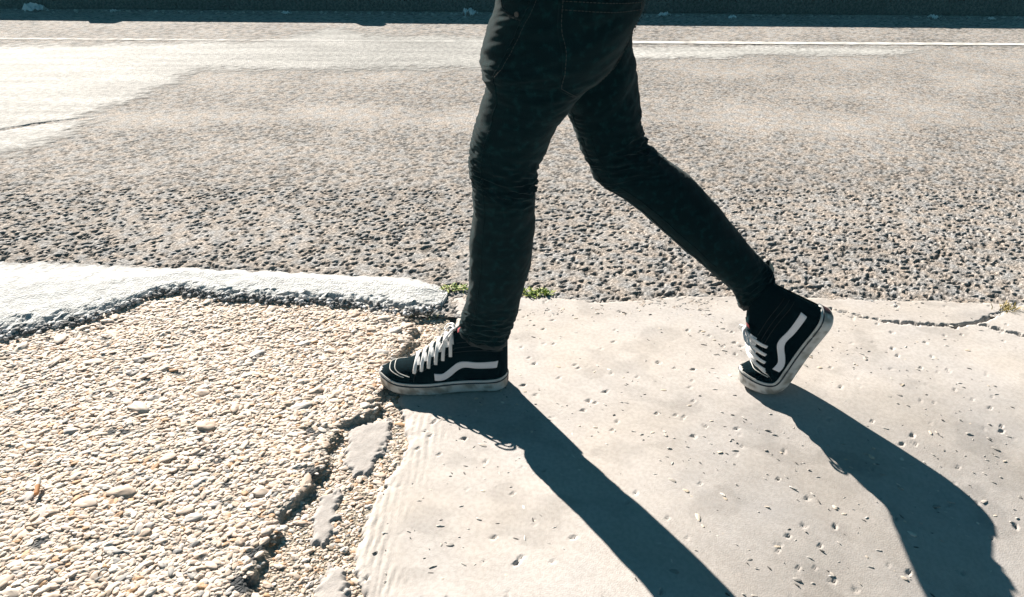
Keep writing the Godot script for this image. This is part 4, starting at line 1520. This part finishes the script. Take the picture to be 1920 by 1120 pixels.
func build_plants() -> void:
	var spots := [[Vector3(-0.164, -0.004, -1.918), 0.045, 90, "small green weed at the tip of the white painted road edge"],
		[Vector3(-0.105, -0.004, -1.900), 0.022, 34, "tiny green weed in the joint just left of the front leg"],
		[Vector3(0.058, -0.004, -1.890), 0.062, 170, "bright green weed in the joint between the legs of the person"]]
	for e in spots:
		var b := Bag.new()
		for k in e[2]:
			var a := rng.randf() * TAU
			var r := sqrt(rng.randf())
			var at := Vector3(cos(a) * e[1] * r * 1.0, rng.randf() * 0.012, sin(a) * e[1] * r * 0.32)
			var d := Vector3(rng.randfn(), rng.randf_range(0.35, 1.3), rng.randfn()).normalized()
			var g := rng.randf()
			leaf(b, at, d, rng.randf_range(0.010, 0.022), rng.randf_range(0.004, 0.007), Color(0.14, 0.24, 0.02).lerp(Color(0.34, 0.34, 0.05), g * g))
		var t := thing("weed", e[3], "weed", e[0])
		put("leaves", b.mesh(), M.leaf, t)
	var gt := Bag.new()
	for k in 90:
		var at := Vector3(rng.randfn(0.0, 0.016), 0.0, rng.randfn(0.0, 0.008))
		var d := Vector3(rng.randfn(0, 0.8), rng.randf_range(0.4, 1.2), rng.randfn(0, 0.6)).normalized()
		leaf(gt, at, d, rng.randf_range(0.02, 0.04), 0.0024, Color(0.42, 0.30, 0.07).lerp(Color(0.25, 0.22, 0.06), rng.randf()))
	var t2 := thing("grass_tuft", "dry yellow grass tuft in the crack at the right edge of the pavement", "grass", Vector3(1.385, -0.006, -1.803))
	put("blades", gt.mesh(), M.leaf, t2)
	var sp := Bag.new()
	for k in 26:
		var at := Vector3(rng.randfn(0.0, 0.03), 0.0, rng.randfn(0.0, 0.012))
		var d := Vector3(rng.randfn(0, 0.9), rng.randf_range(0.3, 1.0), rng.randfn(0, 0.7)).normalized()
		leaf(sp, at, d, rng.randf_range(0.012, 0.026), 0.003, Color(0.10, 0.13, 0.03).lerp(Color(0.25, 0.19, 0.06), rng.randf()))
	var t3 := thing("weed", "dark sparse weed in the hole under the white painted edge", "weed", Vector3(-0.245, 0.004, -1.765))
	put("leaves", sp.mesh(), M.leaf, t3)

# ---------------------------------------------------------------- litter
func build_litter() -> void:
	var butt := thing("cigarette_butt", "cigarette butt lying on the cream gravel at the left", "cigarette butt", Vector3(-0.915, 0.018, -1.085))
	butt.rotation = Vector3(0.1, 0.35, 0)
	var a := Bag.new()
	a.tube([Vector3(0, 0, 0.0), Vector3(0, 0, 0.022)], 0.0042, 0.0042, [], 14)
	put("filter", a.mesh(), M.cork, butt)
	var w := Bag.new()
	w.tube([Vector3(0, 0.0004, -0.020), Vector3(0, 0.0002, -0.008), Vector3(0, 0, -0.0002)], 0.0041, 0.0041, [], 14)
	put("paper", w.mesh(), M.ash, butt)
	# paper scraps by the wall
	var spots := [[-4.46, -7.42, 0.085, "crumpled white paper scrap at the wall foot, leftmost of the litter"], [-0.385, -7.17, 0.075, "crumpled white paper scrap at the wall foot just left of the person"], [-2.06, -7.22, 0.035, "small white scrap on the shaded road left of the middle"], [1.37, -7.10, 0.05, "small white scrap at the wall foot just right of the person"], [3.72, -6.97, 0.04, "small white scrap at the wall foot far to the right"], [-3.7, -7.36, 0.03, "tiny white scrap second from left at the wall foot"], [4.2, -6.9, 0.03, "tiny white scrap rightmost at the wall foot"], [1.95, -6.98, 0.032, "tiny white scrap on the shaded road right of the person"]]
	for k in spots.size():
		var e: Array = spots[k]
		var fn := noise(FastNoiseLite.TYPE_SIMPLEX, 1.3, 500 + k, 3)
		var p := PackedVector3Array()
		for r in 9:
			for s in 9:
				var u := (s - 4) / 4.0
				var v := (r - 4) / 4.0
				var h: float = (0.42 + 0.9 * fn.get_noise_2d(u * 1.6, v * 1.6)) * (1.0 - 0.6 * (u * u + v * v) * 0.5)
				p.append(Vector3(u * (1.0 + 0.3 * fn.get_noise_2d(v * 2.0, 7.0)), maxf(h, 0.02), v * 0.8) * e[2])
		var b := Bag.new()
		b.grid(p, 9)
		var o := put("paper_scrap", b.mesh(), M.paper)
		o.position = Vector3(e[0], 0.0, e[1])
		o.rotation.y = k * 1.3
		tag(o, e[3], "litter", "paper scraps along the wall")
	# grit gathered along the wall foot
	var mm := MultiMesh.new()
	mm.transform_format = MultiMesh.TRANSFORM_3D
	mm.use_colors = true
	mm.mesh = pebble_shapes(1, 0.6)[0]
	mm.instance_count = 700
	for k in 700:
		var x := rng.randf_range(-6, 6)
		var z := -7.26 + 0.0504 * x + absf(rng.randfn(0.0, 0.10))
		var s := rng.randf_range(0.004, 0.014)
		mm.set_instance_transform(k, Transform3D(Basis(Vector3.UP, rng.randf() * 6.0).scaled_local(Vector3(s, s, s)), Vector3(x, 0.002, z)))
		var g := rng.randf_range(0.15, 0.55)
		mm.set_instance_color(k, Color(g, g * 0.97, g * 0.92))
	var o2 := MultiMeshInstance3D.new()
	o2.name = "grit"
	o2.multimesh = mm
	o2.material_override = M.pebble
	o2.set_meta("kind", "stuff")
	o2.set_meta("label", "loose grit gathered along the foot of the wall")
	o2.set_meta("category", "grit")
	add_child(o2, true)
